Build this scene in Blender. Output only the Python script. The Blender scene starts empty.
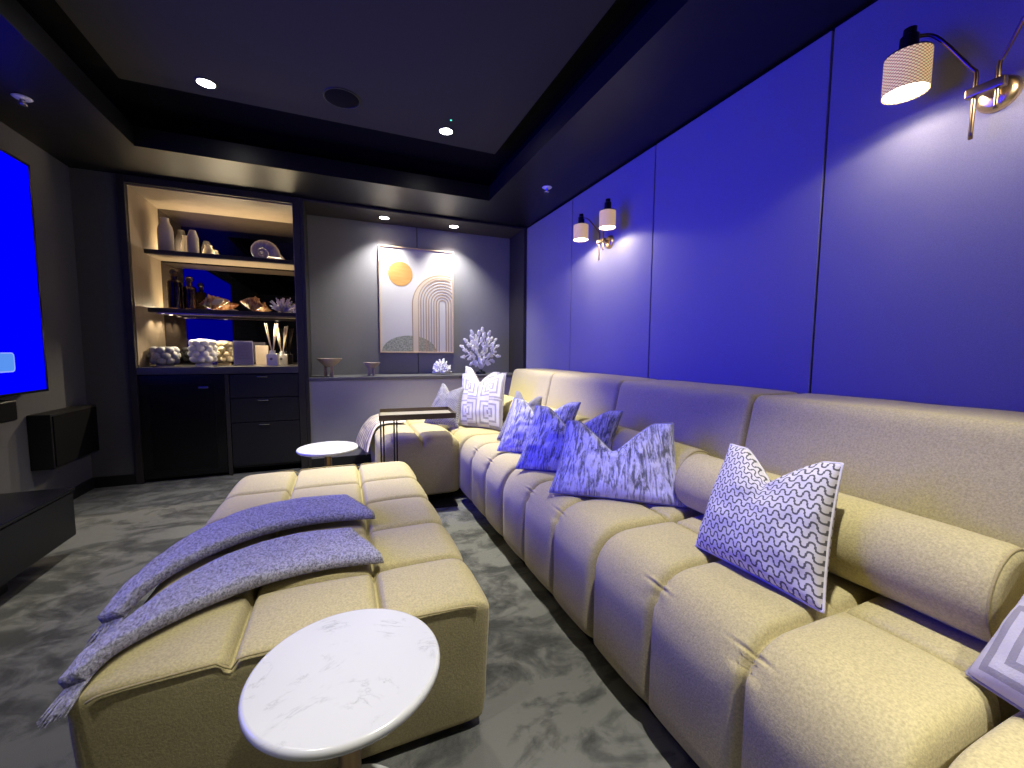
import bpy, bmesh, math, random
from mathutils import Vector, Matrix, noise
random.seed(7)
S = bpy.context.scene
COL = S.collection
PI = math.pi

# ------------------------------------------------------------------ camera
F_PX, YAW, PITCH, ROLL, CAM_Z = 410.31, 0.39371, -0.08057, 0.00698, 1.0844
def make_camera():
    fw = Vector((math.sin(YAW)*math.cos(PITCH), math.cos(YAW)*math.cos(PITCH), math.sin(PITCH)))
    r = Vector((math.cos(YAW), -math.sin(YAW), 0)); u = r.cross(fw)
    r2 = r*math.cos(ROLL)+u*math.sin(ROLL); u2 = u*math.cos(ROLL)-r*math.sin(ROLL)
    m = Matrix((r2, u2, -fw)).transposed().to_4x4(); m.translation = (0, 0, CAM_Z)
    cd = bpy.data.cameras.new('camera'); cd.sensor_fit = 'HORIZONTAL'; cd.sensor_width = 36
    cd.lens = F_PX/1024*36; cd.clip_start = .02
    c = bpy.data.objects.new('camera', cd); c.matrix_world = m; COL.objects.link(c); S.camera = c
make_camera()

# ------------------------------------------------------------------ materials
def srgb(r, g, b):
    f = lambda c: (c/255/12.92) if c/255 <= .04045 else ((c/255+.055)/1.055)**2.4
    return (f(r), f(g), f(b), 1)
class NT:
    def __init__(s, name):
        s.m = bpy.data.materials.new(name); s.m.use_nodes = True; s.t = s.m.node_tree
        s.b = s.t.nodes['Principled BSDF']; s.out = s.t.nodes['Material Output']
    def n(s, typ, **kw):
        nd = s.t.nodes.new(typ)
        for k, v in kw.items():
            if k.startswith('_'): setattr(nd, k[1:], v)
            else:
                nd.inputs[int(k[1:]) if k[0] == 'i' and k[1:].isdigit() else k.replace('__', ' ')].default_value = v
        return nd
    def l(s, a, b): s.t.links.new(a, b)
    def math(s, op, a, b=None, c=None):
        nd = s.t.nodes.new('ShaderNodeMath'); nd.operation = op
        for i, v in enumerate((a, b, c)):
            if v is None: continue
            if isinstance(v, (int, float)): nd.inputs[i].default_value = v
            else: s.l(v, nd.inputs[i])
        return nd.outputs[0]
    def mix(s, fac, a, b):
        nd = s.t.nodes.new('ShaderNodeMix'); nd.data_type = 'RGBA'
        for i, v in ((0, fac), (6, a), (7, b)):
            if isinstance(v, (int, float, tuple)): nd.inputs[i].default_value = v
            else: s.l(v, nd.inputs[i])
        return nd.outputs[2]
    def ramp(s, x, *stops):
        nd = s.t.nodes.new('ShaderNodeValToRGB'); cr = nd.color_ramp
        while len(cr.elements) < len(stops): cr.elements.new(.5)
        for e, (p, c) in zip(cr.elements, stops): e.position = p; e.color = c
        s.l(x, nd.inputs[0]); return nd.outputs[0]
    def bump(s, h, strength=.3, dist=.002):
        nd = s.n('ShaderNodeBump', Strength=strength, Distance=dist); s.l(h, nd.inputs['Height'])
        s.l(nd.outputs[0], s.b.inputs['Normal'])
    def set(s, rough=.5, metal=0, spec=.5, col=None):
        s.b.inputs['Roughness'].default_value = rough; s.b.inputs['Metallic'].default_value = metal
        s.b.inputs['Specular IOR Level'].default_value = spec
        if col is not None:
            if isinstance(col, tuple): s.b.inputs['Base Color'].default_value = col
            else: s.l(col, s.b.inputs['Base Color'])
        return s
    def co(s, kind='Object'):
        return s.n('ShaderNodeTexCoord').outputs[kind]
    def noise(s, vec, scale, detail=3, rough=.5, dist=0):
        nd = s.n('ShaderNodeTexNoise', Scale=scale, Detail=detail, Roughness=rough, Distortion=dist)
        s.l(vec, nd.inputs['Vector']); return nd.outputs['Fac']
    def mapping(s, vec, scale=(1, 1, 1), rot=(0, 0, 0)):
        nd = s.n('ShaderNodeMapping'); nd.inputs['Scale'].default_value = scale; nd.inputs['Rotation'].default_value = rot
        s.l(vec, nd.inputs['Vector']); return nd.outputs[0]

def plain(name, col, rough=.5, metal=0, spec=.5, var=.06, bump=0, scale=40):
    t = NT(name); c = t.co()
    nz = t.noise(c, scale, 3)
    a = tuple(x*(1-var) for x in col[:3])+(1,); b = tuple(min(1, x*(1+var)) for x in col[:3])+(1,)
    t.set(rough, metal, spec, t.mix(nz, a, b))
    if bump: t.bump(t.noise(c, scale*6, 2), bump, .001)
    return t.m
def emis(name, col, strength):
    t = NT(name); e = t.n('ShaderNodeEmission'); e.inputs[0].default_value = col; e.inputs[1].default_value = strength
    t.l(e.outputs[0], t.out.inputs[0]); return t.m
def woven(name, col, var=.18, scale=260, bump=.35, mottled=.0, rough=.9):
    t = NT(name); c = t.co()
    n1 = t.noise(c, scale, 2, .7); n2 = t.noise(c, 9, 3)
    a = tuple(x*(1-var) for x in col[:3])+(1,); b = tuple(min(1, x*(1+var)) for x in col[:3])+(1,)
    base = t.mix(t.ramp(n1, (.3, (0, 0, 0, 1)), (.7, (1, 1, 1, 1))), a, b)
    if mottled:
        base = t.mix(t.math('MULTIPLY', n2, mottled), base, tuple(x*.7 for x in col[:3])+(1,))
    t.set(rough, 0, .2, base)
    t.b.inputs['Sheen Weight'].default_value = .15
    t.bump(n1, bump, .0015); return t.m

M = {}
M['khaki'] = woven('khaki_upholstery', (.45, .39, .19, 1), .2, 190, .5, .12)
M['khaki_dark'] = woven('khaki_piping', (.34, .285, .13, 1), .15, 190, .4)
M['panel'] = woven('grey_fabric_panel', (.225, .218, .27, 1), .1, 320, .25)
M['panel_back'] = woven('charcoal_fabric_panel', (.21, .207, .218, 1), .1, 320, .25)
M['panel_low'] = woven('slate_fabric_panel', (.30, .292, .305, 1), .1, 320, .25)
M['wall_grey'] = plain('grey_wall_paint', (.115, .115, .115, 1), .85, 0, .2, .08, .1)
M['ceil'] = plain('matt_black_ceiling_paint', (.042, .041, .033, 1), .9, 0, .12, .06, .05)
M['soffit'] = plain('black_soffit_paint', (.005, .005, .005, 1), .40, 0, .48, .06, .05)
M['black'] = plain('matt_black', (.008, .008, .009, 1), .5, 0, .4)
M['void'] = plain('shadow_black_felt', (.004, .004, .005, 1), .9, 0, .1)
M['joinery'] = plain('dark_stained_joinery', (.034, .030, .027, 1), .5, 0, .3, .2, .05, 12)
M['drawer'] = plain('black_drawer_front', (.014, .014, .018, 1), .4, 0, .4, .15)
M['gloss_black'] = plain('gloss_black', (.006, .006, .007, 1), .25, 0, .35)
M['glass_black'] = plain('smoked_black_glass', (.004, .004, .006, 1), .03, 0, .5)
M['fridge_glass'] = plain('dull_black_glass', (.006, .006, .007, 1), .3, 0, .2)
M['mirror'] = plain('smoked_bronze_mirror', (.17, .16, .17, 1), .015, 1, .5, .0)
M['console'] = plain('black_ash_console', (.005, .005, .0055, 1), .4, 0, .45)
M['metal_black'] = plain('blackened_metal', (.03, .028, .026, 1), .35, .8, .5)
M['bronze'] = plain('aged_bronze', (.32, .22, .12, 1), .3, 1, .5)
M['bronze_dark'] = plain('dark_bronze', (.14, .11, .08, 1), .35, .9, .5)
M['brass'] = plain('brushed_brass', (.72, .53, .30, 1), .28, 1, .5)
M['chrome'] = plain('brushed_nickel', (.62, .60, .58, 1), .25, 1, .5)
M['white_plastic'] = plain('white_plastic', (.75, .75, .76, 1), .4, 0, .5, .02)
M['white_ceramic'] = plain('white_ceramic', (.80, .78, .74, 1), .45, 0, .4, .03, .05)
M['grey_ceramic'] = plain('grey_ceramic', (.30, .30, .31, 1), .6, 0, .3, .08, .1)
M['stone_vase'] = plain('matt_stone_vase', (.50, .46, .42, 1), .75, 0, .2, .08, .1)
M['cream_vase'] = plain('cream_vase', (.82, .74, .54, 1), .6, 0, .3, .04, .1)
M['buff_vase'] = plain('buff_knobbly_vase', (.62, .52, .33, 1), .6, 0, .3, .05)
M['coral_white'] = plain('white_coral', (.93, .92, .93, 1), .8, 0, .2, .05, .4, 90)
M['coral_lilac'] = plain('pale_coral', (.66, .64, .70, 1), .8, 0, .2, .06, .4, 90)
M['frame_oak'] = plain('pale_oak_frame', (.55, .40, .26, 1), .5, 0, .3, .1)
M['shell_cream'] = plain('cream_shell', (.75, .62, .40, 1), .35, 0, .5, .12, .1, 30)
M['bowl_wood'] = plain('warm_grey_wood_bowl', (.36, .28, .215, 1), .5, 0, .3, .15, .1, 25)
M['sticks'] = plain('pale_reed', (.78, .66, .46, 1), .7, 0, .2)
M['card_lilac'] = None
M['dark_stone'] = plain('grey_stone_counter', (.075, .07, .068, 1), .3, 0, .5, .15, 0, 25)
M['ledge'] = plain('grey_ledge_laminate', (.12, .118, .116, 1), .5, 0, .4, .05)
M['skirt'] = plain('black_skirting', (.012, .012, .012, 1), .5, 0, .4)
M['plinth'] = plain('black_sofa_plinth', (.006, .006, .006, 1), .8, 0, .1)
M['lens'] = emis('downlight_lens', (1, .96, .90, 1), 30)
M['diffuser'] = emis('sconce_diffuser', (1, .90, .72, 1), 22)
M['strip'] = emis('warm_led_strip', (1, .74, .40, 1), 6)
M['strip2'] = emis('warm_led_strip_low', (1, .80, .52, 1), 5)
M['led'] = emis('green_indicator', (.1, .9, .55, 1), 2.5)
M['tv_blue'] = emis('television_blue_screen', (0.0, 0.0, 1, 1), 1.1)
M['tv_button'] = emis('screen_button', (.10, .30, .88, 1), 1.0)
M['tv_button_edge'] = emis('screen_button_edge', (.30, .42, 1, 1), 1.0)
M['tv_text'] = emis('screen_button_text', (.18, .45, 1, 1), 1.0)
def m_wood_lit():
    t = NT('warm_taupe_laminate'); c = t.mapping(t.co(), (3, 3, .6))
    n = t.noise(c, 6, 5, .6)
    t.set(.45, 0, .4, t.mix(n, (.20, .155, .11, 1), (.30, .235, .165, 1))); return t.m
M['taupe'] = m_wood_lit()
def m_carpet():
    t = NT('charcoal_cut_pile_carpet'); c = t.co()
    big = t.noise(t.mapping(c, (1, 1.7, 1), (0, 0, .5)), 3.2, 6, .62, .9)
    mid = t.noise(c, 14, 4, .6, .6); fine = t.noise(c, 420, 2, .8)
    k = t.math('ADD', t.math('MULTIPLY', big, .72), t.math('MULTIPLY', mid, .28))
    base = t.ramp(k, (.42, (.056, .058, .050, 1)), (.49, (.13, .132, .117, 1)), (.55, (.225, .228, .20, 1)))
    col = t.mix(t.math('MULTIPLY', fine, .7), base, (.035, .038, .037, 1))
    t.set(.95, 0, .1, col); t.b.inputs['Sheen Weight'].default_value = .2
    t.bump(t.math('ADD', fine, t.math('MULTIPLY', k, 2.5)), .55, .006); return t.m
M['carpet'] = m_carpet()
def m_marble():
    t = NT('white_marble'); c = t.co()
    w = t.noise(c, 5, 6, .65, 1.6)
    d = t.math('ABSOLUTE', t.math('SUBTRACT', w, .5))
    v = t.ramp(d, (0, (1, 1, 1, 1)), (.010, (.30, .30, .30, 1)), (.03, (0, 0, 0, 1)))
    brk = t.ramp(t.noise(c, 16, 3), (.48, (0, 0, 0, 1)), (.66, (1, 1, 1, 1)))
    cl = t.noise(c, 3.5, 4)
    base = t.mix(cl, (.62, .63, .61, 1), (.55, .56, .545, 1))
    f = t.math('MULTIPLY', t.math('MULTIPLY', v, brk), .85)
    t.set(.22, 0, .5, t.mix(f, base, (.36, .37, .36, 1))); return t.m
M['marble'] = m_marble()
def m_throw(name, a, b, sc=170):
    t = NT(name); c = t.co()
    n = t.noise(t.mapping(c, (1, .55, 1), (0, 0, .5)), sc, 3, .75, .5)
    t.set(.95, 0, .1, t.ramp(n, (.36, a), (.62, b)))
    t.b.inputs['Sheen Weight'].default_value = .3; t.bump(n, .9, .006); return t.m
M['throw'] = m_throw('grey_boucle_throw', (.13, .128, .15, 1), (.51, .50, .60, 1))
def m_striped_throw():
    t = NT('beige_striped_throw'); c = t.co('UV'); sx = t.n('ShaderNodeSeparateXYZ'); t.l(c, sx.inputs[0])
    s = t.math('SINE', t.math('MULTIPLY', sx.outputs[0], 52))
    n = t.noise(t.co(), 200, 2)
    t.set(.95, 0, .1, t.mix(t.ramp(s, (.35, (0, 0, 0, 1)), (.6, (1, 1, 1, 1))), (.30, .255, .19, 1), (.66, .58, .45, 1)))
    t.bump(n, .4, .002); return t.m
M['throw2'] = m_striped_throw()
def m_wave(name, nx, ny, light, dark, hl=.07, th=.0072):
    t = NT(name); uv = t.co('UV'); sx = t.n('ShaderNodeSeparateXYZ'); t.l(uv, sx.inputs[0])
    u, v = sx.outputs[0], sx.outputs[1]
    # rows of U-bends: half circles joined by short straight legs
    Pw = 1/nx; R = Pw/4; h = hl/ny
    q = t.math('FRACT', t.math('MULTIPLY', u, nx))
    up = t.math('LESS_THAN', q, .5)
    x = t.math('ABSOLUTE', t.math('MULTIPLY', t.math('SUBTRACT', t.math('FRACT', t.math('MULTIPLY', q, 2)), .5), Pw/2))
    sg = t.math('SUBTRACT', t.math('MULTIPLY', up, 2), 1)
    y = t.math('MULTIPLY', t.math('DIVIDE', t.math('SUBTRACT', t.math('FRACT', t.math('MULTIPLY', v, ny)), .5), ny), sg)
    ya = t.math('MAXIMUM', t.math('SUBTRACT', y, h), 0)
    yb = t.math('MAXIMUM', t.math('SUBTRACT', t.math('MULTIPLY', y, -1), h), 0)
    r = t.math('SQRT', t.math('ADD', t.math('MULTIPLY', x, x), t.math('MULTIPLY', ya, ya)))
    e = t.math('SUBTRACT', r, R)
    d = t.math('SQRT', t.math('ADD', t.math('MULTIPLY', e, e), t.math('MULTIPLY', yb, yb)))
    line = t.math('LESS_THAN', d, th)
    nz = t.noise(t.co(), 300, 2)
    dk = t.mix(nz, tuple(x*.7 for x in dark[:3])+(1,), tuple(x*1.4 for x in dark[:3])+(1,))
    t.set(.85, 0, .2, t.mix(line, light, dk)); t.bump(t.math('ADD', t.math('MULTIPLY', line, -1), t.math('MULTIPLY', nz, .4)), .5, .002)
    return t.m
M['wave'] = m_wave('wave_print_fabric', 13, 15, (.60, .575, .585, 1), (.11, .105, .11, 1), .08, .0068)
M['wave_fine'] = m_wave('fine_wave_fabric', 14, 18, (.27, .26, .265, 1), (.06, .057, .06, 1), .07, .0062)
def m_key(name, reps, light, dark):
    t = NT(name); uv = t.co('UV'); sx = t.n('ShaderNodeSeparateXYZ'); t.l(uv, sx.inputs[0])
    u = t.math('MULTIPLY', sx.outputs[0], reps); v = t.math('MULTIPLY', sx.outputs[1], reps)
    fu = t.math('SUBTRACT', t.math('FRACT', u), .5); fv = t.math('SUBTRACT', t.math('FRACT', v), .5)
    m = t.math('MAXIMUM', t.math('ABSOLUTE', fu), t.math('ABSOLUTE', fv))
    side = t.math('MULTIPLY', t.math('GREATER_THAN', fu, 0), .5)
    k = t.math('FRACT', t.math('ADD', t.math('MULTIPLY', m, 6), side))
    line = t.math('LESS_THAN', k, .42)
    nz = t.noise(t.co(), 260, 2)
    t.set(.9, 0, .2, t.mix(line, light, dark)); t.bump(t.math('ADD', t.math('MULTIPLY', line, -1), t.math('MULTIPLY', nz, .3)), .7, .004)
    return t.m
M['key'] = m_key('meander_weave_fabric', 2.0, (.52, .50, .505, 1), (.29, .275, .29, 1))
def m_bark(name):
    t = NT(name); c = t.co('UV')
    n = t.noise(t.mapping(c, (30, 3.6, 1)), 1.0, 4, .6, 1.2)
    n2 = t.noise(t.mapping(c, (75, 22, 1)), 1.0, 2)
    k = t.math('ADD', t.math('MULTIPLY', n, .8), t.math('MULTIPLY', n2, .2))
    t.set(.75, 0, .3, t.ramp(k, (.40, (.11, .11, .15, 1)), (.48, (.30, .295, .44, 1)), (.56, (.55, .54, .80, 1))))
    t.b.inputs['Sheen Weight'].default_value = .4; t.bump(k, .9, .007); return t.m
M['bark'] = m_bark('bark_cut_velvet')
def m_shade():
    t = NT('perforated_lamp_shade'); uv = t.co('UV'); sx = t.n('ShaderNodeSeparateXYZ'); t.l(uv, sx.inputs[0])
    a = t.math('SINE', t.math('MULTIPLY', sx.outputs[0], 2*PI*26)); b = t.math('SINE', t.math('MULTIPLY', sx.outputs[1], 2*PI*12))
    hole = t.math('GREATER_THAN', t.math('MULTIPLY', a, b), .05)
    t.set(.5, 0, .3, t.mix(hole, (.42, .28, .13, 1), (.70, .52, .28, 1)))
    t.b.inputs['Emission Color'].default_value = (1, .66, .32, 1)
    t.l(t.math('ADD', .20, t.math('MULTIPLY', hole, .55)), t.b.inputs['Emission Strength']); return t.m
M['shade'] = m_shade()
def m_glassy(name, col):
    t = NT(name); t.set(.04, 0, .5, col); t.b.inputs['Transmission Weight'].default_value = .9; return t.m
M['smoke_glass'] = m_glassy('smoked_decanter_glass', (.10, .055, .035, 1))
M['clear_glass'] = m_glassy('clear_acrylic', (.85, .82, .95, 1))
def m_shell(name, a, b, sc, d=3):
    t = NT(name); c = t.co()
    w = t.noise(t.mapping(c, (2.4, 1, 1), (0, 0, .3)), sc, d, .6, 1.0)
    t.set(.35, 0, .5, t.ramp(w, (.42, a), (.58, b))); t.bump(w, .3, .003); return t.m
M['shell_brown'] = m_shell('russet_banded_shell', (.24, .07, .03, 1), (.66, .40, .20, 1), 13)
M['nautilus'] = m_shell('pearly_shell', (.42, .38, .42, 1), (.66, .62, .64, 1), 9)
def m_card():
    t = NT('printed_card'); c = t.co('Generated'); sx = t.n('ShaderNodeSeparateXYZ'); t.l(c, sx.inputs[0])
    v = t.math('FRACT', t.math('MULTIPLY', sx.outputs[2], 16))
    row = t.math('LESS_THAN', v, .42)
    wd = t.math('LESS_THAN', t.math('ABSOLUTE', t.math('SUBTRACT', sx.outputs[0], .5)), .32)
    top = t.math('LESS_THAN', t.math('ABSOLUTE', t.math('SUBTRACT', sx.outputs[2], .55)), .34)
    nz = t.math('GREATER_THAN', t.noise(t.mapping(t.co('Generated'), (26, 1, 16)), 1.2, 2), .42)
    f = t.math('MULTIPLY', t.math('MULTIPLY', row, wd), t.math('MULTIPLY', top, nz))
    t.set(.5, 0, .3, t.mix(t.math('MULTIPLY', f, .55), (.60, .57, .66, 1), (.20, .19, .24, 1))); return t.m
M['card'] = m_card()
M['card_beige'] = plain('beige_box_card', (.52, .42, .32, 1), .6, 0, .3, .03)
M['label_grey'] = plain('grey_print', (.22, .22, .22, 1), .6, 0, .2)
# artwork
M['art_bg'] = plain('ivory_canvas', (.52, .505, .485, 1), .8, 0, .2, .02, .1, 90)
M['art_cream'] = plain('cream_paint', (.54, .455, .34, 1), .8, 0, .2, .03, .1, 60)
M['art_line'] = plain('sand_line', (.34, .24, .15, 1), .8, 0, .2, .05)
def m_art_sun():
    t = NT('ochre_sun_paint'); n = t.noise(t.mapping(t.co(), (3, 1, 14)), 3, 3)
    t.set(.8, 0, .2, t.mix(n, (.40, .20, .045, 1), (.54, .32, .11, 1))); return t.m
M['art_sun'] = m_art_sun()
def m_art_hill():
    t = NT('speckled_sage_paint'); n = t.noise(t.co(), 60, 3, .7)
    t.set(.85, 0, .2, t.ramp(n, (.38, (.17, .185, .14, 1)), (.62, (.37, .39, .31, 1)))); return t.m
M['art_hill'] = m_art_hill()

# ------------------------------------------------------------------ mesh helpers
def finish(name, bm, mats, parent=None, smooth=True, auto=None):
    off = Vector((0, 0, 0))
    q = parent
    while q is not None: off += q.location; q = q.parent
    if parent is None:       # thing of one mesh: origin at its base centre
        xs = [v.co for v in bm.verts]
        lo = Vector([min(c[i] for c in xs) for i in range(3)]); hi = Vector([max(c[i] for c in xs) for i in range(3)])
        off = Vector(((lo.x+hi.x)/2, (lo.y+hi.y)/2, lo.z))
    bmesh.ops.translate(bm, verts=bm.verts, vec=-off)
    bmesh.ops.recalc_face_normals(bm, faces=bm.faces)
    me = bpy.data.meshes.new(name); bm.to_mesh(me); bm.free()
    for m in (mats if isinstance(mats, (list, tuple)) else [mats]): me.materials.append(m)
    for p in me.polygons: p.use_smooth = smooth
    o = bpy.data.objects.new(name, me); COL.objects.link(o)
    if parent is None: o.location = off
    else: o.parent = parent
    if auto is not None and smooth:
        me.set_sharp_from_angle(angle=math.radians(auto))
        wn = o.modifiers.new('weighted_normal', 'WEIGHTED_NORMAL'); wn.keep_sharp = True
    return o
def tag(o, label, cat, group=None):
    o['label'] = label; o['category'] = cat
    if group: o['group'] = group
    return o
def struct(o):
    o['kind'] = 'structure'; return o
def thing(name, loc, label, cat, group=None):
    o = bpy.data.objects.new(name, None); o.empty_display_size = .05; COL.objects.link(o); o.location = loc
    return tag(o, label, cat, group)
def bx(bm, x0, x1, y0, y1, z0, z1, bev=0, seg=2, mi=0):
    r = bmesh.ops.create_cube(bm, size=1)
    vs = r['verts']
    for v in vs: v.co = Vector((x0+(v.co.x+.5)*(x1-x0), y0+(v.co.y+.5)*(y1-y0), z0+(v.co.z+.5)*(z1-z0)))
    fs = list({f for v in vs for f in v.link_faces})
    for f in fs: f.material_index = mi
    if bev:
        es = list({e for v in vs for e in v.link_edges})
        r2 = bmesh.ops.bevel(bm, geom=es, offset=bev, segments=seg, affect='EDGES', profile=.5)
        for f in r2['faces']: f.material_index = mi
def box(name, x0, x1, y0, y1, z0, z1, mat, parent=None, bev=.003, seg=2):
    bm = bmesh.new(); bx(bm, x0, x1, y0, y1, z0, z1, bev, seg)
    return finish(name, bm, mat, parent, True, 40)
def lathe(bm, prof, c, seg=32, axis='Z', mi=0, uv=None, close=True):
    """prof: list of (radius, height)."""
    rings = []
    cx, cy, cz = c
    def pt(r, h, a):
        if axis == 'Z': return (cx+r*math.cos(a), cy+r*math.sin(a), cz+h)
        if axis == 'X': return (cx+h, cy+r*math.cos(a), cz+r*math.sin(a))
        return (cx+r*math.cos(a), cy+h, cz+r*math.sin(a))
    for r, h in prof:
        if r < 1e-6: rings.append([bm.verts.new(pt(0, h, 0))])
        else: rings.append([bm.verts.new(pt(r, h, 2*PI*k/seg)) for k in range(seg)])
    lay = bm.loops.layers.uv.verify() if uv else None
    for i in range(len(rings)-1):
        A, B = rings[i], rings[i+1]
        for k in range(seg):
            k2 = (k+1) % seg
            if len(A) == 1 and len(B) == 1: continue
            if len(A) == 1: vs = [A[0], B[k], B[k2]]
            elif len(B) == 1: vs = [A[k], A[k2], B[0]]
            else: vs = [A[k], A[k2], B[k2], B[k]]
            f = bm.faces.new(vs); f.material_index = mi
            if lay and len(vs) == 4:
                n = len(rings)-1
                for lp, q in zip(f.loops, ((k/seg, i/n), ((k+1)/seg, i/n), ((k+1)/seg, (i+1)/n), (k/seg, (i+1)/n))): lp[lay].uv = q
    if close:
        for R in (rings[0], rings[-1]):
            if len(R) > 2: bm.faces.new(R).material_index = mi
def tube(bm, pts, rad, seg=10, mi=0, caps=True):
    pts = [Vector(p) for p in pts]; n = len(pts)
    rads = rad if isinstance(rad, (list, tuple)) else [rad]*n
    ref = None; rings = []
    for i, p in enumerate(pts):
        d = (pts[min(i+1, n-1)]-pts[max(i-1, 0)]).normalized()
        if ref is None:
            ref = d.orthogonal().normalized()
        ref = (ref-d*ref.dot(d)).normalized(); b = d.cross(ref)
        rings.append([bm.verts.new(p+(ref*math.cos(2*PI*k/seg)+b*math.sin(2*PI*k/seg))*rads[i]) for k in range(seg)])
    for i in range(n-1):
        for k in range(seg):
            f = bm.faces.new((rings[i][k], rings[i][(k+1) % seg], rings[i+1][(k+1) % seg], rings[i+1][k])); f.material_index = mi
    if caps:
        bm.faces.new(rings[0][::-1]).material_index = mi; bm.faces.new(rings[-1]).material_index = mi
def smooth_path(pts, n=6):
    P = [Vector(p) for p in pts]; out = []
    for i in range(len(P)-1):
        a, b, c, d = P[max(i-1, 0)], P[i], P[i+1], P[min(i+2, len(P)-1)]
        for k in range(n):
            t = k/n
            out.append(.5*((2*b)+(c-a)*t+(2*a-5*b+4*c-d)*t*t+(3*b-a-3*c+d)*t**3))
    out.append(P[-1]); return out
def axis_samples(a, b, seams, base, near=.06):
    n = max(2, int((b-a)/base)); xs = {round(a+(b-a)*i/n, 5) for i in range(n+1)}
    for s in list(seams)+[a, b]:
        for d in (0, .004, .009, .016, .026, .04, near):
            for q in (s-d, s+d):
                if a <= q <= b: xs.add(round(q, 5))
    xs = sorted(xs); out = [xs[0]]
    for x in xs[1:-1]:
        if x-out[-1] > .0028 and b-x > .0028: out.append(x)
    out.append(xs[-1]); return out

def tufted(bm, x0, x1, y0, y1, z0, z1, rad, xs=(), ys=(), puff=.02, depth=.022, w=.012, base=.03, wrinkle=0, endpuff=0, mi=0, xw=1.0):
    """Upholstered block: rounded box whose top is divided by seams at x in xs and y in ys; the y seams run down the x sides."""
    rx, ry, rz = rad
    X = axis_samples(x0, x1, xs, base); Y = axis_samples(y0, y1, ys, base); Z = axis_samples(z0, z1, (), base)
    cache = {}
    ex = [x0]+list(xs)+[x1]; ey = [y0]+list(ys)+[y1]
    def seamval(v, e):
        for a, b in zip(e[:-1], e[1:]):
            if v <= b+1e-6:
                t = (2*v-a-b)/(b-a)
                d = min(v-a if a != e[0] else 9, b-v if b != e[-1] else 9)
                return max(0, 1-abs(t)**3)**.6, max(d, 0)
        return 0, 9
    def vert(p):
        k = (round(p[0], 5), round(p[1], 5), round(p[2], 5))
        if k in cache: return cache[k]
        x, y, z = p
        q = Vector((min(max(x, x0+rx), x1-rx), min(max(y, y0+ry), y1-ry), min(max(z, z0+rz*.35), z1-rz)))
        d = Vector((x-q.x, y-q.y, z-q.z))
        zz = rz if d.z > 0 else rz*.35
        e = Vector((d.x/rx, d.y/ry, d.z/zz))
        if e.length > 1e-6:
            e.normalize(); P = Vector((q.x+e.x*rx, q.y+e.y*ry, q.z+e.z*zz)); N = e
        else: P = Vector(p); N = Vector((0, 0, 1))
        bx_, dx = seamval(P.x, ex); by, dy = seamval(P.y, ey)
        wx = max(N.z, 0)**.7*xw; wy = 1-abs(N.y)
        bottom = min(1, (P.z-z0)/.06) if N.z > -.2 else 0
        h = puff*(bx_*wx+(1-wx) if len(xs) else 1)*by*wy*bottom if wy > 0 else 0
        g = depth*(math.exp(-(dx/w)**2)*wx+math.exp(-(dy/w)**2)*wy*bottom)
        if abs(N.y) > .6: h += endpuff*math.sin(PI*min(1, max(0, (P.x-x0)/(x1-x0))))*math.sin(PI*min(1, max(0, (P.z-z0)/(z1-z0))))
        wr = 0
        if wrinkle and dy < .09 and wy > .3 and N.x < -.1:
            s = math.atan2(N.z, -N.x)*rx+P.z
            ph = 1.3*noise.noise(Vector((P.y*3, P.z*6, 1)))
            wr = wrinkle*math.sin(s*210+ph*4+dy*25)*math.exp(-(dy/.035)**2)*min(1, dy/.006)*max(0, math.sin(PI*max(0, min(1, N.z))))
        nz = .0022*noise.noise(P*7.0)
        v = bm.verts.new(P+N*(h-g+wr+nz)); cache[k] = v; return v
    def face(a, b, c, d):
        vs = []
        for p in (a, b, c, d):
            v = vert(p)
            if v not in vs: vs.append(v)
        if len(vs) >= 3:
            try: bm.faces.new(vs).material_index = mi
            except ValueError: pass
    for i in range(len(X)-1):
        for j in range(len(Y)-1):
            for z in (z1, z0): face((X[i], Y[j], z), (X[i+1], Y[j], z), (X[i+1], Y[j+1], z), (X[i], Y[j+1], z))
        for k in range(len(Z)-1):
            for y in (y0, y1): face((X[i], y, Z[k]), (X[i+1], y, Z[k]), (X[i+1], y, Z[k+1]), (X[i], y, Z[k+1]))
    for j in range(len(Y)-1):
        for k in range(len(Z)-1):
            for x in (x0, x1): face((x, Y[j], Z[k]), (x, Y[j+1], Z[k]), (x, Y[j+1], Z[k+1]), (x, Y[j], Z[k+1]))

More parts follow.
